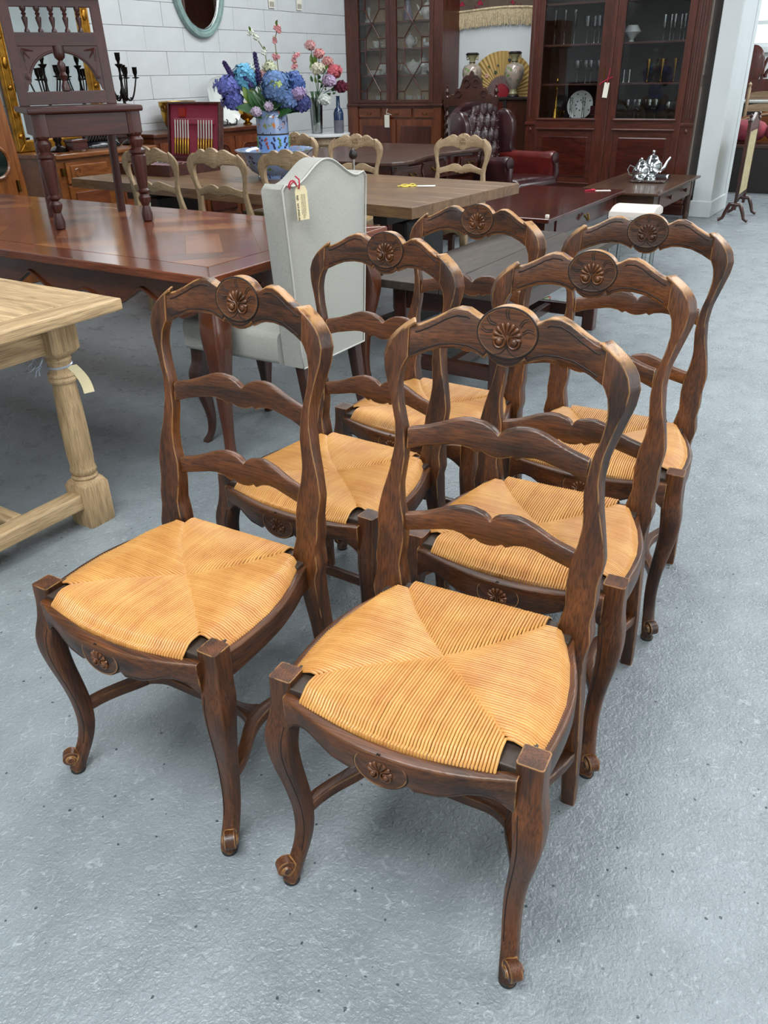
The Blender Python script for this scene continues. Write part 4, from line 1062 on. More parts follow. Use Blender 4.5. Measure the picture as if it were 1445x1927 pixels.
# bowl and vase : blue floral transfer ware
def floral(name, base, c1, c2, scale=16):
    mt, nt, b = newmat(name); setp(b, rough=.15, coat=.5)
    tc = N(nt, 'ShaderNodeTexCoord'); vo = N(nt, 'ShaderNodeTexVoronoi'); vo.inputs['Scale'].default_value = scale; nz = N(nt, 'ShaderNodeTexNoise'); nz.inputs['Scale'].default_value = scale * 1.7
    L(nt, tc.outputs['Object'], nz.inputs['Vector'])
    vm = N(nt, 'ShaderNodeVectorMath', operation='MULTIPLY_ADD'); L(nt, nz.outputs['Color'], vm.inputs[0]); vm.inputs[1].default_value = (.06,) * 3; L(nt, tc.outputs['Object'], vm.inputs[2]); L(nt, vm.outputs[0], vo.inputs['Vector'])
    rp = N(nt, 'ShaderNodeValToRGB'); rp.color_ramp.interpolation = 'CONSTANT'; e = rp.color_ramp.elements; sp = N(nt, 'ShaderNodeSeparateColor'); L(nt, vo.outputs['Color'], sp.inputs[0]); L(nt, sp.outputs[0], rp.inputs[0])
    e[0].color = lin(base); e[1].position = .62; e[1].color = lin(c1); e.new(.74).color = lin(base); e.new(.80).color = lin(c2); e.new(.92).color = lin('5e7a3a')
    lt = N(nt, 'ShaderNodeMath', operation='LESS_THAN'); L(nt, vo.outputs['Distance'], lt.inputs[0]); lt.inputs[1].default_value = .5
    mx = N(nt, 'ShaderNodeMix', data_type='RGBA'); L(nt, lt.outputs[0], mx.inputs[0]); mx.inputs[6].default_value = lin(base); L(nt, rp.outputs[0], mx.inputs[7]); L(nt, mx.outputs[2], b.inputs['Base Color']); return mt
FLO = floral('floral_transferware', '7c8fb2', '26264a', 'b06a30', 40)
BOWLC = (-3.745, 4.56)
t = thing('wash_bowl', 'wide blue floral wash bowl holding the flower vase on the plank table', 'bowl', (*BOWLC, ZP))
mb = MB(); mb.lathe([(.10, 0), (.105, .012), (.10, .02), (.14, .045), (.175, .09), (.195, .135), (.222, .155), (.226, .160), (.220, .163), (.190, .145), (.165, .09), (.12, .045), (0, .035)], n=44); mb.build('bowl_body', FLO, t, 50)
t.scale = (1.18, 1.18, 1.12)
t = thing('flower_vase', 'blue vase with flowered upper half standing in the floral bowl', 'vase', (*BOWLC, ZP + .042))
t.scale = (1.14, 1.14, 1.02)
mb = MB(); mb.lathe([(.088, 0), (.090, .02), (.092, .19), (.0925, .225)], n=40); mb.build('blue_body', plain('vase_blue', '7ba2dc', rough=.2, coat=.4, var=.05), t, 60)
mb = MB(); mb.lathe([(.0935, .222), (.0945, .226), (.0935, .231)], n=40); mb.build('black_band', INK, t, 60)
mb = MB(); mb.lathe([(.0925, .230), (.0925, .32), (.088, .345), (.075, .362), (.062, .366), (.055, .36), (.0, .30)], n=40); mb.build('flowered_collar', FLO, t, 60)
def vp(a, r, z): return (r * cos(a), r * sin(a), z)
cols = [plain('fruit_dark', '23244a', rough=.3), plain('fruit_green', '5f8242', rough=.4), plain('fruit_dark2', '2c2a50', rough=.3), plain('fruit_red', 'a0442c', rough=.35)]
for k in range(14):      # painted sprays hanging below the band
    a = 2 * pi * k / 14; mb = MB()
    for q in range(6): mb.ball(vp(a + r1.uniform(-.12, .12), .0928, .205 - q * .011 + r1.uniform(-.003, .003)), (.007, .007, .008), 7, 4)
    mb.build('painted_spray', cols[k % 4], t, 60)
VT = Vector((BOWLC[0], BOWLC[1], ZP + .036 + .355))
def leafmesh(mb, base, tip, w_, nrm, curl=.15, n=7):
    base, tip = Vector(base), Vector(tip); d = tip - base; ln = d.length; dn = d.normalized(); sd = dn.cross(Vector(nrm)).normalized(); up = sd.cross(dn)
    L_, M_, R2 = [], [], []
    for i in range(n + 1):
        q = i / n; c_ = base + d * q + up * (sin(q * pi) * curl * ln); ww = w_ * sin(pi * min(1, q * 1.02) ** .75) ** .8 if 0 < q < 1 else w_ * .03
        M_.append(c_ - up * ww * .15); L_.append(c_ + sd * ww + up * ww * .12); R2.append(c_ - sd * ww + up * ww * .12)
    vs = L_ + M_ + R2; k = n + 1
    mb.add(vs, [(i, i + 1, k + i + 1, k + i) for i in range(n)] + [(k + i, k + i + 1, 2 * k + i + 1, 2 * k + i) for i in range(n)])
def hydrangea(mb, c, r, n=70, ps=.016, rr=None):
    rr = rr or r1; c = Vector(c)
    for i in range(n):
        z = 1 - 2 * (i + .5) / n; a = i * 2.39996; s_ = sqrt(1 - z * z); nv = Vector((s_ * cos(a), s_ * sin(a), z * .85)); p = c + nv * r * rr.uniform(.84, 1.12) * (1 + .16 * sin(3 * a + n) * s_ + .10 * sin(5 * z + n))
        nv.normalize(); tx = nv.orthogonal().normalized(); ty = nv.cross(tx); ph = rr.uniform(0, pi)
        for k in range(4):
            b = ph + k * pi / 2; d = tx * cos(b) + ty * sin(b); e = nv.cross(d)
            mb.add([p, p + d * ps * .7 + e * ps * .55 + nv * .002, p + d * ps * 1.25 + nv * .004, p + d * ps * .7 - e * ps * .55 + nv * .002], [(0, 1, 2, 3)])
def flowers(name, label, col, c, r, n, ps, stem0, var=.25, core='3a4a38'):
    t_ = thing(name, label, 'flower', c); r *= 1.08; n = int(n * 1.3); ps *= 1.25
    mb = MB(); hydrangea(mb, (0, 0, 0), r, n, ps); mb.build('petals', plain(name + '_petal_' + col, col, rough=.7, var=var, scale=30), t_, 0)
    mb = MB(); mb.ball((0, 0, 0), r * .88, 10, 6); mb.build('flower_core', plain('core_' + core, core, rough=.8), t_, 60)
    mb = MB(); d = Vector(stem0) - Vector(c); mb.tube([(0, 0, 0), d * .5 + Vector((0, 0, .02)), d], .004, 6); mb.build('stem', GREENL, t_, 60)
# screen-like basis at the vase : rx = image right direction along the floor, toward camera = -F
RX = Vector((.847, .531, 0)); TC = Vector((.55, -.84, 0))
def fp(u, w_, z): return VT + RX * u * 1.12 + TC * w_ + Vector((0, 0, z))
S0 = VT + Vector((0, 0, -.05))
flowers('hydrangea', 'violet-blue hydrangea head, leftmost bloom of the big bouquet', '6269ae', fp(-.235, .03, .165), .062, 64, .021, S0)
flowers('hydrangea', 'lower violet-blue hydrangea head at the left of the big bouquet', '51599e', fp(-.215, .03, .085), .055, 56, .020, S0)
flowers('hydrangea', 'bright turquoise hydrangea head near the left of the big bouquet', '5a9dbd', fp(-.135, .0, .215), .070, 76, .019, S0)
flowers('hydrangea', 'large powder-blue hydrangea at the centre of the big bouquet', '5c7aa8', fp(.05, .07, .165), .082, 96, .021, S0)
flowers('hydrangea', 'lower powder-blue hydrangea cluster right of the bouquet centre', '55709f', fp(.105, .06, .085), .055, 56, .019, S0)
flowers('hydrangea', 'deep blue hydrangea head on the right side of the big bouquet', '3b5590', fp(.145, .0, .175), .058, 56, .020, S0)
flowers('hydrangea', 'dusky navy hydrangea head low on the right of the big bouquet', '323a70', fp(.175, .03, .065), .055, 56, .020, S0)
flowers('hydrangea', 'greenish-yellow florets amid the central blue bloom of the bouquet', '9fb06a', fp(.05, .135, .175), .030, 22, .014, S0)
flowers('stock_flower', 'mauve sprig on the right side of the big bouquet', '9c86ae', fp(.175, .08, .12), .035, 34, .014, S0)
flowers('stock_flower', 'pale lilac sprig above the vase mouth, left of centre', 'b8a8bc', fp(-.075, .12, .02), .026, 30, .011, S0)
flowers('stock_flower', 'pale lilac sprig above the vase mouth, at the centre', 'b9a9bf', fp(.0, .12, .05), .022, 24, .011, S0)
flowers('white_blossom', 'white blossom cluster behind the turquoise bloom', 'cfd8cf', fp(-.09, .0, .26), .032, 34, .013, S0)
flowers('white_blossom', 'cream blossom spike above the central blue bloom', 'c4c8a8', fp(.01, -.02, .27), .034, 36, .012, S0)
flowers('pink_blossom', 'pale pink blossom tuft behind the left of the central bloom', 'c9a09c', fp(-.03, -.03, .225), .032, 30, .013, S0)
def spike(name, label, u, w_, z0, z1, lean, col, r=.016, n=9):
    b = fp(u, w_, z0); t_ = thing(name, label, 'flower', b); mt = plain('spike_' + col, col, rough=.7, var=.3, scale=60)
    mb = MB()
    for i in range(n):
        q = i / (n - 1); c_ = RX * lean * q + Vector((0, 0, (z1 - z0) * q)); hydrangea(mb, c_, r * (1.1 - .6 * q), 12, .009)
    mb.build('florets', mt, t_, 0)
    mb = MB(); mb.tube([S0 - b, (S0 - b) * .4 + Vector((0, 0, .02)), (0, 0, 0), RX * lean + Vector((0, 0, z1 - z0))], .0035, 5); mb.build('stem', GREENL, t_, 60)
spike('lavender_spike', 'dark purple flower spike, tallest of the bouquet left half', -.055, .02, .19, .345, -.012, '35285e')
spike('lavender_spike', 'dark purple flower spike leaning left between violet and turquoise blooms', -.205, .02, .22, .30, -.045, '3b2a60', .015)
spike('lavender_spike', 'short dark purple spike right of the turquoise bloom', -.10, .07, .17, .245, -.05, '3b2f6a', .016)
def branch(label, pts, blooms, mt):
    b = fp(*pts[0]); t_ = thing('blossom_branch', label, 'branch', b); P_ = [fp(*p) - b for p in pts]
    mb = MB(); mb.tube(P_, .0032, 5); mb.build('twig', plain('twig', '6b6a45', rough=.7), t_, 60)
    mb = MB()
    for p in P_[2:]:
        for k in range(3): hydrangea(mb, p + Vector((r1.uniform(-.014, .014), r1.uniform(-.014, .014), r1.uniform(-.012, .012))), .009, 8, .009)
    mb.build('blossom', mt, t_, 0)
    for p in P_[2:]:
        mb = MB(); leafmesh(mb, p, p + Vector((r1.uniform(-.03, .03), r1.uniform(-.02, .02), .03)), .008, (0, 0, 1)); mb.build('leaf', LEAFY, t_, 60)
WB = plain('white_petal', 'd5d8cc', rough=.7); PB = plain('pink_petal', 'd08f92', rough=.7)
branch('thin blossom twig reaching up and left above the bouquet', [(.02, 0, 0), (.0, -.01, .18), (-.01, -.02, .36), (-.05, -.02, .43), (-.085, -.02, .47)], 4, WB)
branch('thin blossom twig, the tallest, standing upright at bouquet centre', [(.04, 0, 0), (.06, -.01, .22), (.055, -.02, .33), (.05, -.02, .42), (.07, -.02, .48), (.065, -.02, .50)], 4, PB)
branch('green-tipped blossom twig above the right of the bouquet', [(.06, 0, 0), (.13, -.02, .2), (.16, -.03, .27), (.15, -.03, .30), (.165, -.03, .33)], 4, PB)
t = thing('bouquet_foliage', 'dark green leaves fanning out below the bouquet blooms', 'foliage', VT)
rl = random.Random(21)
def leaf(u0, w0, z0, u1, w1, z1, wd, mt=GREENL, nrm=None):
    mb = MB(); leafmesh(mb, fp(u0, w0, z0) - VT, fp(u1, w1, z1) - VT, wd, nrm or (TC * .8 + Vector((0, 0, .6))), .12); mb.build('leaf', mt, t, 60)
leaf(-.03, .04, .0, -.20, .09, .045, .045); leaf(-.10, .05, .06, -.145, .07, .20, .036, LEAFY); leaf(-.08, .05, .04, -.12, .08, .14, .030)
leaf(.03, .05, .0, .13, .10, .02, .045); leaf(.02, .05, .02, .10, .12, .075, .022); leaf(.06, .02, .0, .19, .06, .05, .030); leaf(-.02, .05, -.01, -.10, .10, -.01, .032)
leaf(0, .05, .01, -.04, .12, .05, .012, LEAFG); leaf(.0, .05, .0, .05, .13, .035, .013, LEAFG); leaf(0, .05, .0, .015, .12, .07, .012, LEAFG); leaf(.0, .05, .01, -.02, .13, -.02, .012, LEAFG)
for k in range(34):
    u = rl.uniform(-.15, .19); z = rl.uniform(0, .17); leaf(u * .3, rl.uniform(-.02, .04), 0, u, rl.uniform(-.06, .09), z, rl.uniform(.012, .026), rl.choice([GREENL, GREENL, LEAFG]))
# yellow ribbon tag on the plank table
t = thing('price_tag', 'white tag with a yellow ribbon bow lying on the plank table end', 'tag', (-2.64, 4.50, ZP), radians(25))
mb = MB(); mb.prism([(.035, -.02), (.05, -.028), (.15, -.03), (.15, .03), (.05, .028), (.035, .02)], .001, .002, lambda u, v, q: (u, v, q + .002)); mb.build('tag_card', PAPER, t, 0)
mb = MB()
for s, e in ((1, .05), (-1, .05)): mb.tube([(-.01 + (e * .5) * (1 - cos(a)) * (-1 if s < 0 else .7), s * .012 + .022 * sin(a), .007 + .004 * sin(a)) for a in [k * pi / 8 for k in range(16)]], .004, 5, closed=True)
mb.tube([(-.01, 0, .006), (-.04, -.02, .004), (-.08, -.015, .005)], .004, 5); mb.tube([(-.01, 0, .006), (.02, 0, .004), (.045, 0, .004)], .003, 5); mb.build('ribbon', YELR, t, 60)
# ------------------------------------------------------------ marble table and vases by the wall
t = thing('marble_top_table', 'small white marble-topped carved side table under the glass flower vase', 'table', (-5.86, 8.02, 0))
mb = MB(); mb.prism([(.31 * cos(a), .31 * sin(a)) for a in [2 * pi * i / 28 for i in range(28)]], .77, .80, lambda u, v, q: (u, v, q)); mb.build('marble_top', plain('white_marble', 'cfd1cf', rough=.2, var=.08, scale=6), t, 30, .006)
mb = MB(); mb.lathe([(.25, .67), (.27, .70), (.25, .77), (0, .77)], n=24); mb.build('apron', PALE['z'], t, 40)
for k in range(3):
    a = k * 2.094 + .5; cabriole(t, PALE['z'], .2 * cos(a), .2 * sin(a), cos(a) * 1.4, sin(a) * 1.4, .70, .03)
def stemmed(mb, pts): 
    mb.tube(pts, .004, 5)
t = thing('glass_vase', 'tall clear glass vase of stems on the marble table', 'vase', (-5.90, 7.97, .80))
mb = MB(); mb.lathe([(.055, 0), (.06, .01), (.075, .30), (.085, .36), (.081, .36), (.070, .30), (.052, .02), (0, .02)], n=24); mb.build('glass_body', CRYS, t, 50)
mb = MB()
for k in range(7): a = k * .9; mb.tube([(.02 * cos(a), .02 * sin(a), .02), (.015 * cos(a + 2), .015 * sin(a + 2), .2), (.05 * cos(a), .05 * sin(a), .42)], .006, 5)
mb.build('stems', GREENL, t, 60)
t = thing('bottle_vase', 'dark blue bottle-shaped vase with a grey lower half, beside the glass vase', 'vase', (-5.69, 8.10, .80))
mb = MB(); mb.lathe([(.05, 0), (.056, .01), (.056, .13)], n=22); mb.build('grey_base', plain('grey_glaze', '5f6068', rough=.4), t, 50)
mb = MB(); mb.lathe([(.056, .13), (.056, .20), (.045, .235), (.022, .26), (.019, .36), (.024, .37), (.018, .37), (0, .3)], n=22); mb.build('blue_neck', plain('navy_glaze', '1d3352', rough=.2, coat=.4), t, 50)
VB = Vector((-5.88, 7.99, 1.16))
def vb(u, w_, z): return VB + RX * u + TC * w_ + Vector((0, 0, z))
S0 = vb(0, 0, 0)
for lbl, nm, col, u, w_, z, r, n, ps in (('coral pink rose, rightmost of the far bouquet', 'rose', 'c4606a', .20, .06, .25, .045, 44, .024), ('dark red bloom at the far right of the far bouquet', 'rose', '5a1228', .26, .05, .10, .040, 40, .022),
        ('blush rosebud above the far bouquet', 'rose', 'c48a84', .13, .06, .34, .034, 30, .018), ('small coral carnation in the far bouquet, highest right', 'carnation', 'cf8f8c', .04, .04, .42, .034, 30, .016), ('pale pink carnation in the far bouquet, left', 'carnation', 'cc9a98', -.05, .04, .50, .036, 30, .016),
        ('lilac statice sprig across the far bouquet', 'statice', 'b49ab8', .14, .10, .16, .050, 60, .014), ('white blossom low in the far bouquet', 'white_blossom', 'd2d8d0', .08, .10, -.02, .040, 40, .018), ('cream blossom at the centre of the far bouquet', 'white_blossom', 'd0cbb4', .02, .08, .28, .045, 44, .016)):
    flowers(nm, lbl, col, vb(u, w_, z), r * 1.25, n, ps * 1.25, S0)
t = thing('bouquet_foliage', 'loose green leaves of the far bouquet in the glass vase', 'foliage', VB)
for k in range(30):
    u = rl.uniform(-.08, .24); z = rl.uniform(-.02, .42); p = vb(u, rl.uniform(-.05, .08), z) - VB
    mb = MB(); leafmesh(mb, p * .75, p + Vector((rl.uniform(-.03, .03), 0, rl.uniform(-.02, .03))), rl.uniform(.012, .026), TC); mb.build('leaf', rl.choice([GREENL, LEAFY, LEAFG]), t, 60)

# ------------------------------------------------------------ china display cabinet
CX0, CX1, CY = -6.39, -5.04, 9.32
t = thing('china_cabinet', 'mahogany china display cabinet with astragal glazed doors in the corner', 'cabinet', (CX0, CY, 0))
W_ = CX1 - CX0
def bxx(name, x0, x1, y0, y1, z0, z1, mt, par=None, bev=.003): return bx(name, x0, x1, y0, y1, z0, z1, mt, par or t, bev)
bxx('base_body', 0, W_, .02, .43, 0, 1.02, CABL['z']); bxx('counter', -.0, W_ + .02, -.03, .43, 1.02, 1.055, CAB['x'], None, .01)
bxx('back_panel', .04, W_ - .04, .40, .42, 1.055, 2.6, plain('cabinet_lining', 'd2b88f', rough=.6))
for x0, x1 in ((0, .155), (W_ - .12, W_)): bxx('side_stile', x0, x1, .0, .05, 1.055, 2.7, CAB['z'])
for x0, x1 in ((0, .03), (W_ - .03, W_)): bxx('side_panel', x0, x1, .05, .42, 1.055, 2.7, CAB['z'])
bxx('cornice', -.03, W_ + .03, -.04, .43, 2.62, 2.75, CAB['x'], None, .02)
SHZ = (1.36, 1.64, 1.92, 2.2)
for z in SHZ: bxx('shelf', .04, W_ - .04, .06, .395, z - .018, z, CABL['x'])
for x0, x1 in ((.155, .635), (.745 - .055, W_ - .12)):
    d = bxx('glazed_door', x0, x0 + .035, -.008, .03, 1.058, 2.6, CAB['z'])
    bxx('door_stile', x1 - .055, x1, -.008, .03, 1.058, 2.6, CAB['z'], d)
    bxx('door_rail', x0 + .035, x1 - .055, -.008, .03, 1.058, 1.095, CAB['x'], d); bxx('door_rail', x0 + .035, x1 - .055, -.008, .03, 2.54, 2.6, CAB['x'], d)
    a, b_ = x0 + .035, x1 - .055; z0, z1 = 1.095, 2.54; c_ = (a + b_) / 2; wq = (b_ - a)
    def seg(p, q):
        mb = MB(); mb.tube([(p[0], .006, p[1]), (q[0], .006, q[1])], .0065, 6); mb.build('glazing_bar', CAB['z'], d, 60)
    l_, r_ = a + wq * .24, b_ - wq * .24
    zz = [z0, z0 + .10, z0 + .24, z0 + .38, z0 + .56, z0 + .66 , z0 + .80, z0 + .94]
    for zc in (z0 + .24, z0 + .80):
        for xx_, xe in ((l_, a), (r_, b_)):
            seg((xx_, zc - .15), (c_, zc)); seg((c_, zc), (xx_, zc + .15)); seg((xe, zc - .15), (xx_, zc - .15)); seg((xx_, zc + .15), (xe, zc + .15))
    for xx_ in (l_, r_): seg((xx_, z0), (xx_, z0 + .09)); seg((xx_, z0 + .39), (xx_, z0 + .65)); seg((xx_, z0 + .95), (xx_, z1))
    bxx('door_pane', a, b_, .012, .015, z0, z1, PANE, d, 0)
bxx('centre_post', .635, .690, -.004, .03, 1.058, 2.6, CAB['z'])
for x0, x1 in ((.16, .48), (.52, .93), (.97, 1.27)):
    d = bxx('drawer', x0, x1, -.0, .02, .90, 1.0, CABL['x'])
    mb = MB(); mb.tube([((x0 + x1) / 2 - .03, -.006, .955), ((x0 + x1) / 2 - .02, -.016, .935), ((x0 + x1) / 2 + .02, -.016, .935), ((x0 + x1) / 2 + .03, -.006, .955)], .004, 6); mb.build('handle', BRASSD, d, 60)
for x0, x1 in ((.16, .70), (.72, 1.27)):
    d = bxx('cupboard_door', x0, x1, -.0, .02, .10, .875, CABL['z']); bxx('raised_panel', x0 + .06, x1 - .06, -.012, .002, .17, .81, CAB['z'], d, .01)
bxx('side_stile', 0, .15, -.01, .02, 0, 1.02, CABL['z']); bxx('side_stile', W_ - .11, W_, -.01, .02, 0, 1.02, CABL['z'])
t = thing('price_tag', 'white tag on string hanging from the china cabinet drawer', 'tag', (CX0 + .60, CY - .035, .96))
mb = MB(); mb.box(-.035, .035, 0, .003, -.17, -.03); mb.build('tag_card', PAPER, t, 0); mb = MB(); mb.tube([(0, .002, -.04), (-.006, -.002, 0), (.01, 0, .04)], .003, 5); mb.tube([(0, 0, -.01), (.07, -.004, -.03)], .003, 5); mb.build('string', PAPER, t, 60)
# china inside
CH = plain('flowered_china', 'dcdcd4', rough=.15, coat=.5, var=.2, scale=60)
def cup(label, x, y, z, s=1, mt=None, g='china in the display cabinet', rot=0):
    t = thing('teacup', label, 'cup', (x, y, z), rot, g); t.scale = (s, s, s); mt = mt or CH
    mb = MB(); mb.lathe([(.045, 0), (.075, .008), (.078, .012), (.03, .006), (.02, .012), (.035, .03), (.042, .06), (.039, .06), (.03, .03), (0, .02)], n=16); mb.build('cup_and_saucer', mt, t, 50)
    mb = MB(); mb.tube([(.04 , 0, .05), (.062, 0, .05), (.064, 0, .03), (.035, 0, .022)], .004, 5); mb.build('handle', mt, t, 60)
def teapot(label, x, y, z, s=1, mt=None, g=None, rot=0, nm='teapot', spout=True):
    t = thing(nm, label, 'teapot' if spout else 'jug', (x, y, z), rot, g); t.scale = (s, s, s); mt = mt or CH
    mb = MB(); mb.lathe([(.035, 0), (.04, .008), (.03, .012), (.055, .035), (.072, .07), (.068, .10), (.045, .125), (.04, .13), (0, .13)], n=22); mb.build('body', mt, t, 50)
    mb = MB(); mb.lathe([(.044, .128), (.035, .145), (.015, .155), (.006, .16), (.012, .172), (.008, .182), (0, .186)], n=18); mb.build('lid', mt, t, 50)
    if spout: mb = MB(); mb.tube([(-.055, 0, .05), (-.09, 0, .07), (-.105, 0, .11), (-.125, 0, .135)], [.02, .014, .010, .008], 8); mb.build('spout', mt, t, 60)
    mb = MB(); mb.tube([(.055, 0, .11), (.09, 0, .125), (.108, 0, .09), (.09, 0, .05), (.062, 0, .045)], .006, 6); mb.build('handle', mt, t, 60); return t
cyy = CY + .20
teapot('white floral teapot on the cabinet top shelf in view, behind right glazed door', CX0 + 1.04, cyy, SHZ[2], 1.15)
cup('white cup and saucer on the second shelf, left door', CX0 + .33, cyy, SHZ[1], 1.5)
teapot('pale floral jug on the second shelf, near the cabinet centre left', CX0 + .55, cyy, SHZ[1], .85, nm='china_jug', spout=False)
teapot('white jug on the second shelf just right of the cabinet centre', CX0 + .80, cyy, SHZ[1], .9, nm='china_jug', spout=False)
t = thing('reclining_figurine', 'white china reclining figurine on the second shelf, right door', 'figurine', (CX0 + 1.06, cyy, SHZ[1]))
mb = MB(); mb.ball((0, 0, .03), (.08, .04, .028), 14, 7); mb.ball((-.06, 0, .07), (.022, .02, .03), 10, 6); mb.ball((.05, 0, .045), (.04, .03, .025), 10, 6); mb.build('figure', WHITEP, t, 60)
t = thing('china_box', 'oblong white china dish with gilt edge on the third shelf, left door', 'dish', (CX0 + .30, cyy, SHZ[0]))
bxx('dish_body', -.08, .08, -.04, .04, 0, .06, CH, None, .012); bxx('gilt_rim', -.083, .083, -.043, .043, .06, .066, BRASS, None, .002)
teapot('squat floral tureen on the third shelf, left of centre', CX0 + .56, cyy, SHZ[0], 1.15, nm='tureen', spout=False)
t = thing('covered_dish', 'white covered vegetable dish on the third shelf, right door', 'dish', (CX0 + .84, cyy, SHZ[0])); t.scale = (1.3, 1, 1.15)
mb = MB(); mb.lathe([(.06, 0), (.07, .01), (.10, .05), (.105, .075), (.095, .08), (.08, .11), (.02, .125), (.012, .14), (0, .145)], n=24); mb.build('body', CH, t, 50)
teapot('tall white coffee pot on the third shelf behind the covered dish', CX0 + .95, CY + .27, SHZ[0], 1.2, nm='coffee_pot')
for i, x in enumerate((.38, .42, 1.10, 1.14)): 
    t = thing('side_plate', 'small china plate leaning on the third shelf, ' + ('left door, left' if i == 0 else 'left door, right' if i == 1 else 'right door, nearer centre' if i == 2 else 'right door, outermost'), 'plate', (CX0 + x, cyy + .03 + .02 * (i % 2), SHZ[0] + .065), 0)
    mb = MB(); M = Matrix.Rotation(radians(75), 4, 'X'); mb.lathe([(.03, 0), (.045, .002), (.062, .01), (.063, .012), (.04, .006), (0, .004)], n=20, M=M); mb.build('plate_body', CH, t, 50)
for x, lb in ((.34, 'pink patterned cup on the cabinet floor, left door'), (.54, 'pale rounded cup on the cabinet floor, right side of left door'), (.78, 'small white cup on the cabinet floor, left side of right door'), (.95, 'gold and pink cup on the cabinet floor, middle of right door')):
    cup(lb, CX0 + x, cyy, 1.057, 1.25, rot=.4)
t = thing('scent_bottle', 'slender cut glass bottle on the top visible shelf, left door', 'bottle', (CX0 + .22, cyy, SHZ[2]))
mb = MB(); mb.lathe([(.05, 0), (.055, .01), (.05, .03), (.015, .05), (.013, .12), (.02, .13), (.015, .14), (.02, .16), (0, .17)], n=16); mb.build('bottle_body', CH, t, 50)
t = thing('china_vase', 'lilac china vase on the top visible shelf, left side of right door', 'vase', (CX0 + .77, cyy, SHZ[2]))
mb = MB(); mb.lathe([(.05, 0), (.06, .02), (.055, .1), (.035, .16), (.03, .20), (.04, .21), (0, .2)], n=18); mb.build('vase_body', plain('lilac_glaze', '8d8498', rough=.3), t, 50)
t = thing('inkwell', 'small dark jar on the top visible shelf beside the cabinet centre post', 'jar', (CX0 + .57, cyy, SHZ[2]))
mb = MB(); mb.lathe([(.03, 0), (.035, .04), (.02, .06), (.02, .09), (0, .09)], n=14); mb.build('jar_body', INK, t, 50)
t = thing('price_tag', 'small white tag hanging from the teapot shelf in the china cabinet', 'tag', (CX0 + 1.16, CY + .05, 1.90)); mb = MB(); mb.box(-.02, .02, 0, .002, -.09, -.02); mb.build('tag_card', PAPER, t, 0); mb = MB(); mb.tube([(0, 0, -.02), (-.005, 0, .05)], .0015, 4); mb.build('string', PAPER, t, 60)

# ------------------------------------------------------------ hanging textile, console, fan and vases
def textile_mat():
    mt, nt, b = newmat('red_brocade'); setp(b, rough=.9)
    tc = N(nt, 'ShaderNodeTexCoord'); vo = N(nt, 'ShaderNodeTexVoronoi'); vo.inputs['Scale'].default_value = 9; wv = N(nt, 'ShaderNodeTexNoise'); wv.inputs['Scale'].default_value = 40
    L(nt, tc.outputs['Object'], vo.inputs['Vector']); L(nt, tc.outputs['Object'], wv.inputs['Vector'])
    ad = N(nt, 'ShaderNodeMath', operation='MULTIPLY_ADD'); L(nt, wv.outputs['Fac'], ad.inputs[0]); ad.inputs[1].default_value = .9; L(nt, vo.outputs['Distance'], ad.inputs[2])
    rp = N(nt, 'ShaderNodeValToRGB'); e = rp.color_ramp.elements; e[0].position = .62; e[0].color = lin('8c1630'); e[1].position = .8; e[1].color = lin('54463c'); e.new(.70).color = lin('4a1626')
    L(nt, ad.outputs[0], rp.inputs[0]); L(nt, rp.outputs[0], b.inputs['Base Color']); return mt
t = thing('wall_hanging', 'crimson brocade wall hanging with a deep cream fringe, between the two cabinets', 'textile', (-4.6, 9.745, 0))
mb = MB(); n = 40; x0, x1 = -.62, .72
zb_ = lambda x: 2.0 + .012 * sin(x * 5 + 1)
rings = []
for i in range(n + 1):
    x = x0 + (x1 - x0) * i / n; yy = .006 * sin(x * 30); rings.append([Vector((x, yy - .012, zb_(x))), Vector((x, yy - .012, 2.9)), Vector((x, yy - .004, 2.9)), Vector((x, yy - .004, zb_(x)))])
mb.loft(rings); mb.build('brocade', textile_mat(), t, 60)
FR = plain('cream_fringe', 'b8a888', rough=.9, var=.3, scale=50)
mb = MB(); mb.tube([(x0 + (x1 - x0) * i / n, -.018, zb_(x0 + (x1 - x0) * i / n)) for i in range(n + 1)], .013, 6); mb.build('fringe_braid', FR, t, 60)
mb = MB()
for i in range(190):
    x = x0 + (x1 - x0) * (i + .5) / 190; z = zb_(x); mb.tube([(x, -.018, z), (x + rl.uniform(-.004, .004), -.022, z - .09), (x + rl.uniform(-.006, .006), -.018, z - .17 + rl.uniform(-.01, .01))], .0042, 4)
mb.build('fringe', FR, t, 60, kind='stuff')
t = thing('dark_console', 'dark cabinet against the back wall carrying the fan and two tall vases', 'cabinet', (-4.42, 9.45, 0))
bxx('body', -.55, .48, -.17, .29, 0, 1.09, WALN['z']); bxx('top', -.57, .50, -.20, .30, 1.09, 1.115, BLACKW); bxx('frieze', -.50, .2, -.185, -.17, .98, 1.07, MAHO['x']); bxx('pilaster', .20, .24, -.19, -.17, .4, 1.09, BLACKW)
t = thing('folding_fan', 'open gold paper folding fan with red lacquer ribs and painted flowers', 'fan', (-4.41, 9.62, 1.14))
GOLDP = plain('gold_fan_paper', 'ae8f52', rough=.6, var=.1); REDL = plain('red_lacquer', '8a1526', rough=.3, coat=.4)
NF = 30; R0_, R1_ = .19, .44
def fpt(r, a, q): return (r * cos(a), .02 + q - .08 * r, r * sin(a) )
A0, A1 = radians(-12), radians(192)
mb = MB(); vs = []; fs = []
for i in range(NF * 2 + 1):
    a = A0 + (A1 - A0) * i / (NF * 2); q = .0035 * (1 if i % 2 else -1)
    vs += [fpt(R0_, a, q), fpt(R1_, a, q)]
for i in range(NF * 2): fs.append((2 * i, 2 * i + 1, 2 * i + 3, 2 * i + 2))
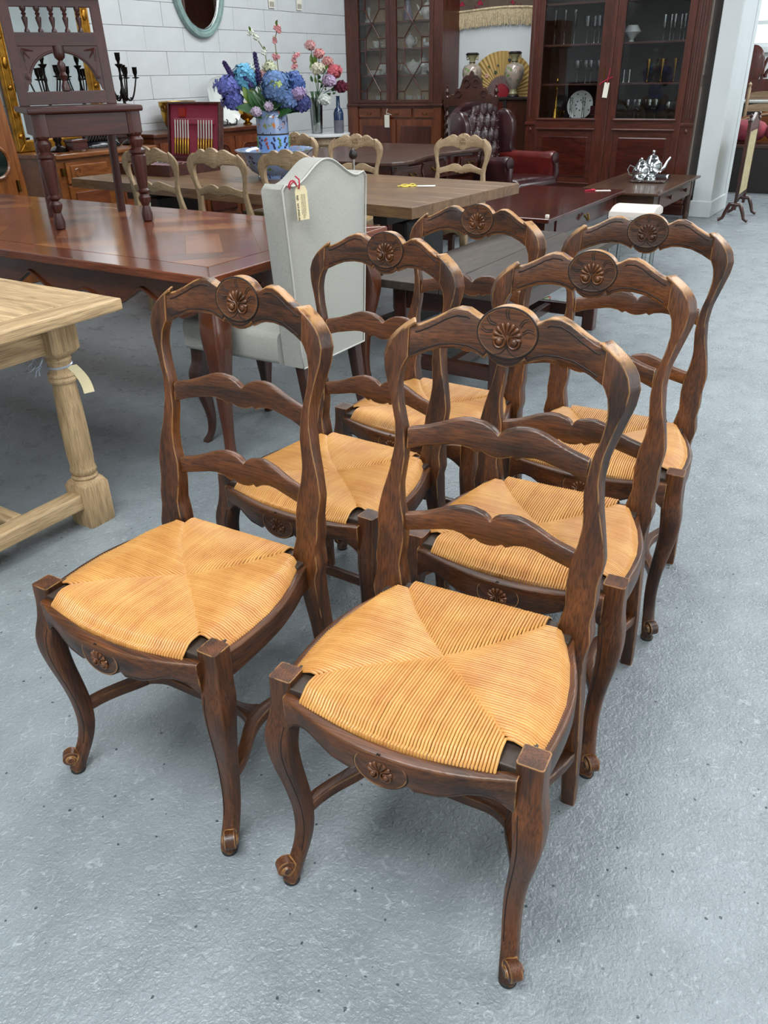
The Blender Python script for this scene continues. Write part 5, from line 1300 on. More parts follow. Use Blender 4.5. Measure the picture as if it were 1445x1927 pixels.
vs2 = [(p[0], p[1] + .002, p[2]) for p in vs]; k = len(vs); mb.add(vs + vs2, fs + [tuple(j + k for j in f[::-1]) for f in fs]); mb.build('fan_leaf', GOLDP, t, 10)
for i in range(NF + 1):
    a = A0 + (A1 - A0) * i / NF; mb = MB(); mb.tube([fpt(.0, a, -.002), fpt(.12, a, -.004), fpt(R0_ + .01, a, -.005)], [.004, .007, .004], 4, flat=.4); mb.build('fan_rib', REDL, t, 60)
mb = MB(); mb.ball((0, -.01 + .02, .02), (.10, .006, .09), 18, 8); mb.build('rib_gorge', REDL, t, 60)
for a_, r_, col, sz in ((75, .36, '23304e', .022), (100, .30, '27344e', .012), (60, .28, 'c98f80', .028), (48, .29, '3c5a3a', .022), (120, .33, '3c5a3a', .014), (135, .27, 'c79a86', .026), (150, .30, '34523a', .020), (110, .24, '34523a', .020), (68, .24, '3c5a3a', .018)):
    a_ = radians(a_); p = fpt(r_, a_, -.008); mb = MB(); 
    for q in range(5): b = q * 1.257; mb.ball((p[0] + sz * .6 * cos(b), p[1], p[2] + sz * .6 * sin(b)), (sz * .55, .0025, sz * .35), 7, 4)
    mb.build('painted_flower', plain('fan_paint_' + col, col, rough=.6), t, 60)
def satsuma(label, loc, sc=1.0):
    t = thing('tall_vase', label, 'vase', loc, 0, 'pair of tall eared vases'); t.scale = (sc, sc, sc)
    CR = floral('vase_body_pattern', '958a7e', '7c7069', 'a58f80', 26) if 'vase_body_pattern' not in D.materials else D.materials['vase_body_pattern']; IV = plain('ivory_glaze', '8f8a68', rough=.3, var=.2)
    mb = MB(); mb.lathe([(.06, 0), (.075, .006), (.07, .022), (.05, .03)], n=24); mb.build('foot_ring', BLACKW, t, 50)
    mb = MB(); mb.lathe([(.05, .028), (.055, .04), (.035, .07), (.04, .09)], n=24); mb.build('foot', IV, t, 50)
    mb = MB(); mb.lathe([(.04, .088), (.075, .13), (.105, .19), (.120, .25), (.118, .30), (.095, .345), (.04, .365)], n=30); mb.build('body', CR, t, 50)
    mb = MB(); mb.lathe([(.041, .362), (.034, .375), (.034, .40), (.05, .43), (.072, .455), (.078, .462), (.07, .464), (.045, .43)], n=24); mb.build('neck', IV, t, 50)
    mb = MB(); mb.lathe([(.034, .372), (.039, .378), (.036, .386)], n=24); mb.lathe([(.075, .458), (.084, .470), (.066, .486), (.0, .47)], n=24); mb.build('dark_rim', BLACKW, t, 50)
    for s in (-1, 1): mb = MB(); mb.tube([(s * .045, 0, .42), (s * .072, 0, .41), (s * .078, 0, .44), (s * .066, 0, .46)], .008, 6); mb.build('ear_handle', IV, t, 60)
satsuma('tall ivory vase with dark rim on the right of the fan', (-4.17, 9.42, 1.115), .93)
satsuma('tall ivory vase with dark rim left of the fan, behind the carved crest', (-4.70, 9.42, 1.115), .93)

# ------------------------------------------------------------ glazed bookcase
BX0, BX1, BY = -3.89, -2.07, 9.17
t = thing('glazed_bookcase', 'large mahogany two-door glazed bookcase full of glassware, right of the wing chair', 'bookcase', (BX0, BY, 0))
W_ = BX1 - BX0; dp = .56
bxx('side_panel', 0, .03, .03, dp, .1, 2.75, CAB['z']); SIDEM = plain('lit_side_wood', 'a8988e', rough=.35, coat=.3); sd = bxx('side_panel', W_ - .03, W_, .03, dp, .1, 2.75, SIDEM)  # right side lightened in its colour, for light the pier cuts off
for z0, z1 in ((.15, 1.2), (1.3, 2.6)): bxx('raised_panel', W_ - .002, W_ + .008, .08, dp - .06, z0, z1, SIDEM, sd, .006)
bxx('back_panel', .03, W_ - .03, dp - .02, dp, .1, 2.75, plain('dark_lining', '2e2420', rough=.6))
bxx('plinth', -.02, W_ + .03, -.03, dp, 0, .10, CAB['x'], None, .01); bxx('base_moulding', -.012, W_ + .018, -.018, dp, .10, .14, CAB['x'], None, .012)
bxx('cornice', -.04, W_ + .04, -.05, dp, 2.7, 2.85, CAB['x'], None, .02)
bxx('bottom_board', .03, W_ - .03, .03, dp - .02, .86, .88, CAB['x'])
for x0, x1 in ((0, .12), (W_ - .125, W_)):
    ps = bxx('pilaster', x0, x1, -.0, .03, .14, 2.7, CAB['z'])
    for k in range(3):
        mb = MB(); xx = x0 + .035 + k * .026; mb.tube([(xx, -.001, .92), (xx, -.001, 2.65)], .006, 6); mb.build('fluting', CAB['z'], ps, 60)
    bxx('pilaster_block', x0 - .004, x1 + .004, -.012, .002, .845, .875, CAB['x'], ps)
    mb = MB(); mb.ball(((x0 + x1) / 2, -.004, .80), (.018, .008, .022), 10, 6); mb.build('rosette', CAB['z'], ps, 60)
GZ0, GZ1 = .915, 2.62
for i, (x0, x1) in enumerate(((.12, .895), (.925, W_ - .125))):
    sw = .065 if i == 0 else .06
    a, b_ = (x0 + .03, x1 - .11) if i == 0 else (x0 + .085, x1 - .07)
    d = bxx('glazed_door', x0, a, -.012, .028, .14, 2.68, CAB['z'])
    bxx('door_stile', b_, x1, -.012, .028, .14, 2.68, CAB['z'], d)
    bxx('door_rail', a, b_, -.012, .028, .80, GZ0, CAB['x'], d); bxx('door_rail', a, b_, -.012, .028, GZ1, 2.68, CAB['x'], d); bxx('door_rail', a, b_, -.012, .028, .14, .27, CAB['x'], d)
    bxx('rail_moulding', a - .02, b_ + .02, -.026, -.010, .893, .912, CAB['x'], d, .005); bxx('rail_moulding', a - .02, b_ + .02, -.024, -.010, .80, .818, CAB['x'], d, .005); bxx('rail_moulding', a - .01, b_ + .01, -.022, -.010, .255, .275, CAB['x'], d, .005)
    bxx('recessed_panel', a, b_, .0, .02, .27, .80, CAB['x'], d, 0); bxx('raised_panel', a + .06, b_ - .05, -.010, .004, .335, .735, MAHO['x'], d, .012)
    bxx('door_pane', a, b_, .008, .011, GZ0, GZ1, PANE, d, 0)
    for q, zz in enumerate((1.245, 1.61, 1.98)): bxx('shelf', a - .03, b_ + .06, .04, dp - .03, zz - .02, zz, CAB['x'])
bxx('meeting_strip', .895, .925, -.02, .02, .14, 2.68, CAB['z'], None, .006)
mb = MB(); mb.prism([(.0, 0), (.012, 0), (.012, .12), (0, .12)], -.016, -.012, lambda u, v, q: (.845 + u, q, 1.28 + v)); mb.build('escutcheon', BRASSD, t, 0)
t = thing('price_tag', 'white tag on red ribbon hung from the bookcase door key', 'tag', (BX0 + .90, BY - .035, 1.28))
mb = MB(); mb.box(-.026, .026, 0, .003, -.17, -.03, Matrix.Rotation(.10, 4, 'Y')); mb.build('tag_card', PAPER, t, 0)
mb = MB(); mb.tube([(0, 0, -.04), (.0, -.004, .0), (.01, 0, .06), (.018, 0, .10)], .004, 5); mb.tube([(0, 0, 0), (-.06, -.004, -.03), (-.085, 0, -.05)], .005, 5); mb.tube([(0, 0, 0), (.05, -.004, .02)], .005, 5); mb.build('ribbon', REDR, t, 60)
# contents
def goblet(name, label, x, z, mt, prof, group, y=BY + .2, stem=None, sc=1):
    t = thing(name, label, 'glass', (x, y, z), 0, group); t.scale = (sc, sc, sc)
    mb = MB(); mb.lathe([p for p in prof if p[1] >= 0], n=14)
    mb.build('bowl', mt, t, 50); 
    mb = MB(); mb.lathe([(.03, 0), (.031, .003), (.006, .008), (.0045, .02), (.0045, stem), (.008, stem + .004)], n=12); mb.build('stem', stem_mt, t, 50)
    return t
ORD = ['leftmost', 'second from left', 'third from left', 'fourth from left', 'fifth from left', 'sixth from left', 'seventh from left']
def row(name, label0, xs_, z, mt, prof, stem, group, ys=None, sc=1, smt=None):
    global stem_mt
    stem_mt = smt or CRYS; t0 = None
    for i, x in enumerate(xs_):
        label = label0 + ', ' + (ORD[i] if i < len(xs_) - 1 else 'rightmost')
        y = BY + .2 + (ys[i] if ys else 0)
        if t0 is None: t0 = goblet(name, label, BX0 + x, z, mt, prof, group, y, stem, sc)
        else: copy_tree(t0, None, label, (BX0 + x, y, z))
flute = [(.008, .10), (.018, .12), (.022, .18), (.021, .24), (.019, .24), (.020, .18), (0, .11)]
wine = [(.008, .09), (.03, .11), (.038, .14), (.034, .18), (.032, .18), (.035, .14), (0, .10)]
row('green_flute', 'tall slim green hock glass, upper shelf, left bookcase door', (.19, .30, .41), 1.61, GGRN, [(.008, .14), (.020, .15), (.024, .30), (.022, .30), (.018, .16), (0, .15)], .14, 'green flutes', sc=1.05)
row('green_goblet', 'wide green goblet, upper shelf, left bookcase door', (.55, .61, .68, .73), 1.61, GGRN, [(.008, .14), (.036, .16), (.042, .25), (.039, .25), (.033, .165), (0, .15)], .14, 'green goblets', (0, .06, 0, .06))
row('clear_flute', 'clear glass flute, upper shelf, right bookcase door', (1.35, 1.40, 1.45, 1.50, 1.55, 1.60, 1.64), 1.61, CRYS, flute, .10, 'clear flutes', (0, .05, 0, .05, 0, .05, 0), .95)
row('dark_goblet', 'dark ruby goblet, middle shelf, left bookcase door', (.48, .56, .63, .70), 1.245, GRED, wine, .09, 'ruby goblets', (0, .05, 0, .05), 1.2)
row('gilt_goblet', 'gilt-banded goblet, middle shelf, right bookcase door', (1.24, 1.38, 1.51), 1.245, BRASS, [(.008, .05), (.012, .09), (.034, .19), (.036, .21), (.033, .21), (.010, .1), (0, .1)], .05, 'gilt goblets', (0, 0, 0), 1.0, BRASS)
row('wine_glass', 'clear wine glass on the bookcase floor, right door', (1.07, 1.13, 1.19, 1.25, 1.30, 1.35), .88, CRYS, wine, .09, 'clear wine glasses', (0, .06, 0, .06, 0, .06), 1.15)
row('cut_glass_goblet', 'cut crystal goblet at the right end of the bookcase floor', (1.50, 1.56, 1.61), .88, CRYS, [(.008, .07), (.045, .10), (.05, .14), (.042, .17), (.04, .17), (.045, .13), (0, .09)], .07, 'cut crystal goblets', (0, .05, 0), 1.1)
for x, lb in ((.99, 'silver beaker on the middle shelf behind the right door, left of two'), (1.05, 'silver beaker on the middle shelf behind the right door, right of two')):
    t = thing('silver_beaker', lb, 'beaker', (BX0 + x, BY + .2, 1.245)); mb = MB(); mb.lathe([(.022, 0), (.028, .12), (.026, .12), (.02, .01), (0, .01)], n=16); mb.build('beaker_body', SILVER, t, 50)
t = thing('glass_dish', 'white fluted dish on the upper shelf behind the right bookcase door, at its left', 'dish', (BX0 + 1.03, BY + .2, 1.61)); mb = MB(); mb.lathe([(.03, 0), (.02, .02), (.05, .06), (.09, .09), (.05, .15), (0, .15)], n=20); mb.build('dish_body', WHITEP, t, 50)
t = thing('patterned_plate', 'large blue and white plate propped on the bookcase floor, left door', 'plate', (BX0 + .53, BY + .25, 1.03))
mb = MB(); M = Matrix.Rotation(radians(80), 4, 'X'); mb.lathe([(.06, -.004), (.08, 0), (.14, .016), (.145, .02), (.085, .008), (0, .006)], n=36, M=M); mb.build('plate_body', WHITEP, t, 50)
mb = MB()
for k in range(16):
    a = k * .39; r_ = .115 if k % 2 else .05; p = M @ Vector((r_ * cos(a), r_ * sin(a), .016 if k % 2 else .009)); mb.ball(p, (.010, .004, .008), 7, 4)
mb.build('painted_motif', plain('plate_blue', '3a4450', rough=.4), t, 60)
for x in (.46, .60):
    t = thing('glass_candlestick', 'clear glass candlestick in front of the patterned plate, ' + ('left' if x < .5 else 'right'), 'candlestick', (BX0 + x, BY + .15, .88)); mb = MB(); mb.lathe([(.035, 0), (.03, .02), (.012, .04), (.012, .16), (.022, .18), (.014, .2), (.02, .23), (0, .23)], n=14); mb.build('candlestick_body', CRYS, t, 50)
t = thing('ruby_box', 'small dark ruby glass box at the right end of the left bookcase floor', 'box', (BX0 + .73, BY + .18, .88)); bxx('box_body', -.05, .05, -.04, .04, .05, .15, plain('ruby_solid', '3a0f1a', rough=.2), None, .006); bxx('base', -.04, .04, -.03, .03, 0, .05, BLACKW, None, .003)
t = thing('brass_bell_column', 'tall slender brass candlestick on the bookcase floor, far left', 'candlestick', (BX0 + .28, BY + .16, .88))
mb = MB(); mb.lathe([(.05, 0), (.052, .01), (.04, .05), (.035, .09), (.02, .13), (.024, .15), (.010, .20), (.008, .30), (.014, .31), (.008, .33), (.008, .38), (.018, .39), (.014, .42), (0, .43)], n=18); mb.build('column', BRASS, t, 50)
for x in (.18, .36):
    t = thing('brass_cup', 'small brass cup beside the slender brass candlestick, ' + ('left' if x < .3 else 'right') + ' side', 'cup', (BX0 + x, BY + .15, .88)); mb = MB(); mb.lathe([(.02, 0), (.008, .02), (.01, .04), (.03, .10), (.028, .10), (0, .05)], n=14); mb.build('cup_body', BRASS, t, 50)
# ------------------------------------------------------------ carved hall armchair
t = thing('carved_hall_chair', 'blackened carved high-back chair with pierced crest and barley-twist post, behind the wing chair', 'chair', (-4.30, 8.62, 0), radians(12))
for s in (-1, 1):
    pts = []; mb = MB()
    for i in range(60):
        z = .55 + .50 * i / 59; a = i * .62; pts.append((s * .27 + .010 * cos(a), .010 * sin(a), z))
    mb.tube(pts, .020, 8); mb.box(s * .27 - .026, s * .27 + .026, -.026, .026, 0, .55); mb.box(s * .27 - .028, s * .27 + .028, -.028, .028, 1.04, 1.14)
    mb.lathe([(.03, 1.14), (.022, 1.15), (.012, 1.16), (.026, 1.185), (.022, 1.21), (.008, 1.22), (.008, 1.235), (.012, 1.245), (0, 1.255)], (s * .27, 0, 0), 12); mb.build('twist_post', WALN['z'], t, 50)
crest = [(-.25, 1.05), (.25, 1.05), (.25, 1.14), (.22, 1.17), (.19, 1.165), (.185, 1.20), (.16, 1.23), (.13, 1.22), (.115, 1.26), (.10, 1.31), (.06, 1.345), (.03, 1.345), (.015, 1.375), (0, 1.39), (-.015, 1.375), (-.03, 1.345), (-.06, 1.345), (-.10, 1.31), (-.115, 1.26), (-.13, 1.22), (-.16, 1.23), (-.185, 1.20), (-.19, 1.165), (-.22, 1.17), (-.25, 1.14)]
mb = MB(); mb.prism(crest, -.015, .015, lambda u, v, q: (u, q, v)); cr = mb.build('pierced_crest', WALN['x'], t, 0, .004)
mb = MB()
for s in (-1, 1): mb.tube([(s * (.14 + .03 * cos(a)), -.022, 1.17 + .03 * sin(a)) for a in [i * pi / 8 for i in range(14)]], .009, 6); mb.tube([(s * (.05 + .03 * cos(a)), -.022, 1.27 + .035 * sin(a)) for a in [i * pi / 8 for i in range(14)]], .009, 6)
mb.build('carved_scroll', WALN['z'], cr, 60)
mb = MB(); mb.box(-.245, .245, -.01, .02, .55, 1.05); mb.build('back_panel', BLACKW, t, 0)
mb = MB(); mb.box(-.29, .29, -.50, .03, .42, .47); mb.build('seat', BLACKW, t, 0, .01)
for s in (-1, 1):
    mb = MB(); mb.lathe([(.03, 0), (.025, .05), (.03, .2), (.02, .25), (.03, .42)], (s * .26, -.46, 0), 12); mb.build('front_leg', WALN['z'], t, 50)
# ------------------------------------------------------------ wing chair
t = thing('leather_wing_chair', 'button-tufted oxblood leather wing armchair facing right, before the bookcase', 'armchair', (-3.52, 7.85, 0), radians(76))
# local: -y = front (faces world +x), x = chair width
def lb_(name, rings, mt, par=None, sm=60, sub=0):
    mb = MB(); mb.loft(rings); o = mb.build(name, mt, par or t, sm)
    return o
def slab(outline, q0, q1, f, r=.03, k=4):
    # puffed slab: outline shrunk at both faces
    cx_ = sum(p[0] for p in outline) / len(outline); cz_ = sum(p[1] for p in outline) / len(outline); rings = []
    for i in range(k + 1):
        a = -pi / 2 + pi * i / k; q = (q0 + q1) / 2 + (q1 - q0) / 2 * sin(a); s_ = 1 - (1 - cos(a)) * r
        rings.append([Vector(f(cx_ + (u - cx_) * s_, cz_ + (v - cz_) * s_, q)) for u, v in outline])
    return rings
NX, NZ = 40, 44
vs, fs = [], []
def backy(x, z):
    y = .33 + .10 * (z - .45)
    d = 0
    pu = x / .105; pv = (z - .45) / .125
    a = sin(pi * (pu + pv * .5)) * sin(pi * (pu - pv * .5))
    edge = max(0, 1 - (abs(x) / .29) ** 6)
    return y - .055 * edge - .050 * abs(a) ** .5 * edge - .03 * (1 - min(1, abs(x) / .3))
def topz(x): return 1.10 - .13 * (abs(x) / .34) ** 2.2
for i in range(NX + 1):
    x = -.34 + .68 * i / NX
    for j in range(NZ + 1): z = .42 + (topz(x) - .42) * j / NZ; vs.append((x, backy(x, z), z))
for i in range(NX):
    for j in range(NZ): a = i * (NZ + 1) + j; fs.append((a, a + 1, a + NZ + 2, a + NZ + 1))
mb = MB(); mb.add(vs, [f[::-1] for f in fs]); mb.build('tufted_back', LEATHER, t, 80)
ol = [(-.34, .25)] + [(-.34 + .68 * i / 20, topz(-.34 + .68 * i / 20) + .012) for i in range(21)] + [(.34, .25)]
lb_('outside_back', [[Vector((u, (.34 if q == 0 else .42) + .10 * (v - .45), v)) for u, v in ol] for q in (0, 1)], LEATHER)
mb = MB()
for j in range(9):
    for i in range(-3, 4):
        x = (i + (.5 if j % 2 else 0)) * .105; z = .50 + j * .0625
        if abs(x) < .30 and z < topz(x) - .03: mb.ball((x, backy(x, z) - .004, z), .009, 8, 5)
mb.build('leather_button', LEATHER, t, 60, kind='stuff')
for s in (-1, 1):      # wings
    ol = [(.42, .60), (.41, 1.0), (.37, 1.04), (.30, 1.045), (.24, 1.02), (.19, .95), (.175, .86), (.19, .76), (.20, .68), (.15, .60)]
    ol = [p for p in ol]; sm_ = []
    for a, b, c in [(ol[i - 1], ol[i], ol[(i + 1) % len(ol)]) for i in range(len(ol))]: sm_ += [((a[0] + 3 * b[0]) / 4, (a[1] + 3 * b[1]) / 4), ((3 * b[0] + c[0]) / 4, (3 * b[1] + c[1]) / 4)]
    lb_('wing', slab(sm_, .315, .385, lambda u, v, q: (s * (q + .02 * (.42 - u)), u, v), .10, 6) if s > 0 else [r[::-1] for r in slab(sm_, .315, .385, lambda u, v, q: (s * (q + .02 * (.42 - u)), u, v), .10, 6)], LEATHER)
    rings = []
    for y, w_, zt in ((.36, .05, .62), (.2, .055, .625), (0, .06, .62), (-.18, .065, .615), (-.30, .075, .62), (-.335, .07, .615)):
        ring = []
        for i in range(20):
            a = 2 * pi * i / 20; u = w_ * cos(a); v = w_ * sin(a) * .9
            if v < 0: u *= .75; v = v * 5.6
            ring.append(Vector((s * (.36 + u), y, zt + v - .01)))
        rings.append(ring)
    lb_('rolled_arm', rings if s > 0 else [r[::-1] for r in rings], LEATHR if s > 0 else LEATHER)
    mb = MB(); mb.lathe([(.0, -.004), (.052, 0), (.056, .012), (.04, .018), (.0, .02)], (s * .36, -.335, .61), 20, Matrix.Rotation(pi / 2, 4, 'X')); mb.tube([(s * .36, -.345, .57), (s * .375, -.35, .48), (s * .35, -.345, .38), (s * .36, -.335, .27)], [.03, .034, .03, .02], 10); mb.build('arm_front', LEATHER, t, 60)
rings = [[Vector((u, y, v)) for u, v in rrect(-.30, .30, .36, .36 + h, .04, 4)] for y, h in ((.36, .06), (.2, .09), (-.25, .11), (-.39, .10), (-.42, .05))]
lb_('seat_cushion', rings[::-1], LEATHER)
rings = [[Vector((u, y, v)) for u, v in rrect(-.36, .36, .22, .36, .03, 3)] for y in (.38, -.34, -.37)]
lb_('seat_frame', rings[::-1], LEATHER)
for x, y in ((-.32, -.31), (.32, -.31), (-.32, .34), (.32, .34)): cabriole(t, WALN['z'], x, y, (1 if x > 0 else -1), (-1 if y < 0 else 1), .24, .035, knee=.02, foot=.02)

# ------------------------------------------------------------ serpentine desk
t = thing('pedestal_desk', 'dark mahogany pedestal desk with woven-look oak top and drawer fronts, behind the plank table', 'desk', (-4.92, 5.66, 0))
pts = [(0, 0), (1.22, 0), (1.40, .06), (1.47, .14), (1.46, .3)]
ys = [.3 + 1.15 * i / 16 for i in range(17)]
poly = [(0, 0), (1.28, 0), (1.40, .05), (1.46, .14)] + [(1.46 - .10 * sin(pi * (y - .3) / 1.15), y) for y in ys] + [(1.46, 1.60), (1.40, 1.70), (1.28, 1.76), (0, 1.76)]
DT = wood1('desk_top_oak', '3a241a', '523628', '6c4a38', 'x', rough=.4, scale=1.4, bump=.4)
mb = MB(); mb.prism(poly, .735, .765, lambda u, v, q: (u, v, q)); mb.build('top', DT, t, 0, .008)
poly2 = [(.05, .06), (1.26, .06), (1.36, .10), (1.40, .18)] + [(1.40 - .10 * sin(pi * (y - .3) / 1.15), y) for y in ys] + [(1.40, 1.56), (1.36, 1.66), (1.26, 1.70), (.05, 1.70)]
mb = MB(); mb.prism(poly2, .56, .735, lambda u, v, q: (u, v, q)); mb.build('frieze', MAHO['y'], t, 0)
for y0, y1 in ((.06, .60), (1.16, 1.70)):
    mb = MB(); mb.box(.08, 1.30, y0, y1, .06, .56); mb.build('pedestal', MAHO['z'], t, 0, .01); mb = MB(); mb.box(.06, 1.33, y0 - .01, y1 + .01, 0, .07); mb.build('plinth', MAHO['x'], t, 0, .01)
for y0, y1, zc in ((.20, .52, .645), (.60, 1.16, .645), (1.24, 1.56, .645), (.12, .54, .46), (1.22, 1.64, .46), (.12, .54, .28), (1.22, 1.64, .28)):
    ym = (y0 + y1) / 2; xf = 1.40 - (.10 * sin(pi * (ym - .3) / 1.15) if .3 < ym < 1.45 else 0) if zc > .6 else 1.30
    mb = MB(); mb.box(xf - .02, xf + .014, y0, y1, zc - .065, zc + .065); d = mb.build('drawer', MAHO['y'], t, 0, .006)
    mb = MB(); mb.box(xf + .012, xf + .018, y0 + .03, y1 - .03, zc - .045, zc + .045); mb.build('drawer_panel', WALN['y'], d, 0, .005)
    mb = MB(); mb.tube([(xf + .02, ym - .04, zc + .01), (xf + .04, ym - .03, zc - .012), (xf + .04, ym + .03, zc - .012), (xf + .02, ym + .04, zc + .01)], .006, 6); mb.ball((xf + .02, ym - .04, zc + .01), .01, 8, 5); mb.ball((xf + .02, ym + .04, zc + .01), .01, 8, 5); mb.build('handle', BRASSD, d, 60)
mb = MB()
for y in (.10, .55, 1.20, 1.66): mb.tube([(1.385, y, .57), (1.40, y, .62), (1.385, y, .66), (1.40, y, .72)], .014, 6)
mb.build('carved_bracket', WALN['z'], t, 60, kind='stuff')

def drawer_table(name, label, loc, rz, LX, LY, H_, mt, top_t=.03, drawer_side=True, legh=.05):
    t = thing(name, label, 'coffee table', loc, rz)
    mb = MB(); mb.box(0, LX, 0, LY, H_ - top_t, H_); mb.build('top', mt['y'], t, 0, .006)
    for x in (.05, LX - .05 - legh):
        for y in (.06, LY - .06 - legh):
            mb = MB(); mb.lathe([(.018, 0), (.024, .02), (.026, .06), (.020, .08), (.028, .10), (.026, .2), (.03, H_ - .17)], (x + legh / 2, y + legh / 2, 0), 14); mb.box(x, x + legh, y, y + legh, H_ - .19, H_ - top_t); mb.build('leg', mt['z'], t, 40)
    bx('apron', .06, LX - .06, .065, .085, H_ - .17, H_ - top_t, mt['x'], t); bx('apron', .06, LX - .06, LY - .085, LY - .065, H_ - .17, H_ - top_t, mt['x'], t)
    bx('apron', .055, .075, .11, LY - .11, H_ - .17, H_ - top_t, mt['y'], t); bx('apron', LX - .075, LX - .055, .11, LY - .11, H_ - .17, H_ - top_t, mt['y'], t)
    d = bx('drawer', LX - .06, LX - .045, LY * .16, LY * .80, H_ - .155, H_ - .045, mt['y'], t)
    return t, d
t, d = drawer_table('coffee_table', 'polished dark red mahogany coffee table with brass drop handle, beyond the low plank table', (-3.00, 5.51, 0), 0, .88, 1.75, .46, MAHO)
mb = MB()
for s in (-1, 1): mb.tube([(.86, .85 + s * .035, .375), (.875, .85 + s * .03, .35), (.875, .85 + s * .008, .335), (.87, .85 + s * .012, .36)], .006, 6); mb.ball((.86, .85 + s * .035, .375), (.008, .02, .014), 8, 5)
mb.build('drop_handle', BRASSD, d, 60)
t = thing('eraser_block', 'tiny white cube lying on the near corner of the mahogany coffee table', 'block', (-2.16, 5.58, .46)); mb = MB(); mb.box(-.012, .012, -.012, .012, 0, .02); mb.build('cube_body', PAPER, t, 0, .002)
t = thing('price_tag', 'white tag with pink ribbon lying at the far edge of the mahogany coffee table', 'tag', (-2.28, 7.12, .46), radians(30))
mb = MB(); mb.prism([(-.06, -.028), (.07, -.03), (.075, .03), (-.06, .028)], .001, .003, lambda u, v, q: (u, v, q)); mb.build('tag_card', PAPER, t, 0); mb = MB(); mb.tube([(-.05, 0, .005), (-.10, .01, .006), (-.15, -.02, .004)], .006, 5); mb.tube([(-.06, 0, .005), (-.08, .05, .006), (-.05, .06, .004)], .006, 5); mb.build('ribbon', REDR, t, 60)
TRAYW = wood('tray_table_oak', '3a261a', '563a28', '765338', rough=.35, coat=.2, bump=.15)
t, d = drawer_table('coffee_table', 'dark oak coffee table carrying the silver tea tray, in front of the bookcase', (-2.62, 7.40, 0), 0, .75, 1.55, .42, TRAYW, .022)
for y in (.55, 1.1): mb = MB(); mb.lathe([(.012, 0), (.01, .01), (.02, .025), (.018, .035), (0, .04)], (.70, y, .33), 12, Matrix.Rotation(pi / 2, 4, 'Y')); mb.build('drawer_knob', WALN['z'], d, 50)
t = thing('silver_tray', 'rectangular silver tray with raised rim on the dark oak coffee table', 'tray', (-2.22, 8.38, .42), radians(8))
rings = []
for z, k in ((.0, .93), (.004, .96), (.022, 1.0), (.026, 1.0), (.022, .975), (.008, .94), (.006, .1)): rings.append([Vector((u, v, z)) for u, v in rrect(-.17 * k, .17 * k, -.27 * k, .27 * k, .05 * k, 4)])
mb = MB(); mb.loft(rings); mb.build('tray_body', SILVER, t, 50)
t = teapot('silver teapot with a white-tipped spout, taller piece on the silver tray', -2.25, 8.50, .428, 1.35, SILVER, rot=radians(210))
teapot('silver sugar pot, left-hand lower piece on the silver tray', -2.28, 8.22, .428, 1.1, SILVER, nm='sugar_pot', spout=False, rot=radians(200))
t = thing('silver_spoon', 'silver spoon lying at the front of the silver tray', 'spoon', (-2.24, 8.12, .43)); mb = MB(); mb.tube([(0, -.06, .004), (.01, .03, .004)], .004, 5); mb.ball((.012, .05, .004), (.013, .022, .005), 10, 5); mb.build('spoon_body', SILVER, t, 60)
# ------------------------------------------------------------ low plank table behind the rush chairs
t = thing('low_plank_table', 'low dark plank-topped table on block legs, just behind the rush chairs', 'table', (-2.08, 3.20, 0))
LX, LY, H_ = .69, 1.55, .52
for i in range(2): mb = MB(); a = LX / 2 * i; mb.box(a + .0015, a + LX / 2 - .0015, 0, LY, H_ - .04, H_); mb.build('top_plank', ELM['y'], t, 0, .005)
bx('end_apron', .06, LX - .06, .10, .13, H_ - .15, H_ - .04, WALN['x'], t); bx('end_apron', .06, LX - .06, LY - .13, LY - .10, H_ - .15, H_ - .04, WALN['x'], t)
for x in (.06, LX - .09): bx('side_apron', x, x + .03, .14, LY - .14, H_ - .15, H_ - .04, WALN['y'], t)
for x in (.05, LX - .12):
    for y in (.09, LY - .16): bx('leg', x, x + .07, y, y + .07, 0, H_ - .04, WALN['z'], t, .005)
for y in (.105, LY - .145): bx('end_stretcher', .12, LX - .12, y, y + .04, .07, .14, WALN['x'], t)
bx('long_stretcher', LX / 2 - .02, LX / 2 + .02, .145, LY - .145, .08, .13, WALN['y'], t)
# rug rolled on the floor beneath
t = thing('folded_rug', 'folded patterned rug lying on the floor under the coffee table end', 'rug', (-2.30, 5.0, 0), radians(-4))
for k in range(3): mb = MB(); mb.box(-.35 + k * .01, .35 - k * .012, -.16 + k * .01, .22, k * .022, k * .022 + .02); mb.build('rug_fold', floral('rug_wool', '6d7a5c', '8a3a34', 'b7a27c', 14) if k == 0 else D.materials['rug_wool'], t, 0, .008)
# ------------------------------------------------------------ cream stool
t = thing('acrylic_stool', 'cream upholstered stool with four clear acrylic legs behind the far right chair', 'stool', (-1.74, 6.30, 0), radians(4))
rings = []
for y, h in ((-.19, .02), (-.185, .05), (-.09, .075), (0, .08), (.09, .075), (.185, .05), (.19, .02)): rings.append([Vector((u, y, .40 + v)) for u, v in rrect(-.16, .16, 0, h, .012, 3)])
mb = MB(); mb.loft(rings[::-1]); mb.build('seat', CREAMF, t, 60)
for x in (-.13, .13):
    for y in (-.16, .16): mb = MB(); mb.lathe([(.016, 0), (.016, .40)], (x, y, 0), 12); mb.build('leg', CRYS, t, 40)
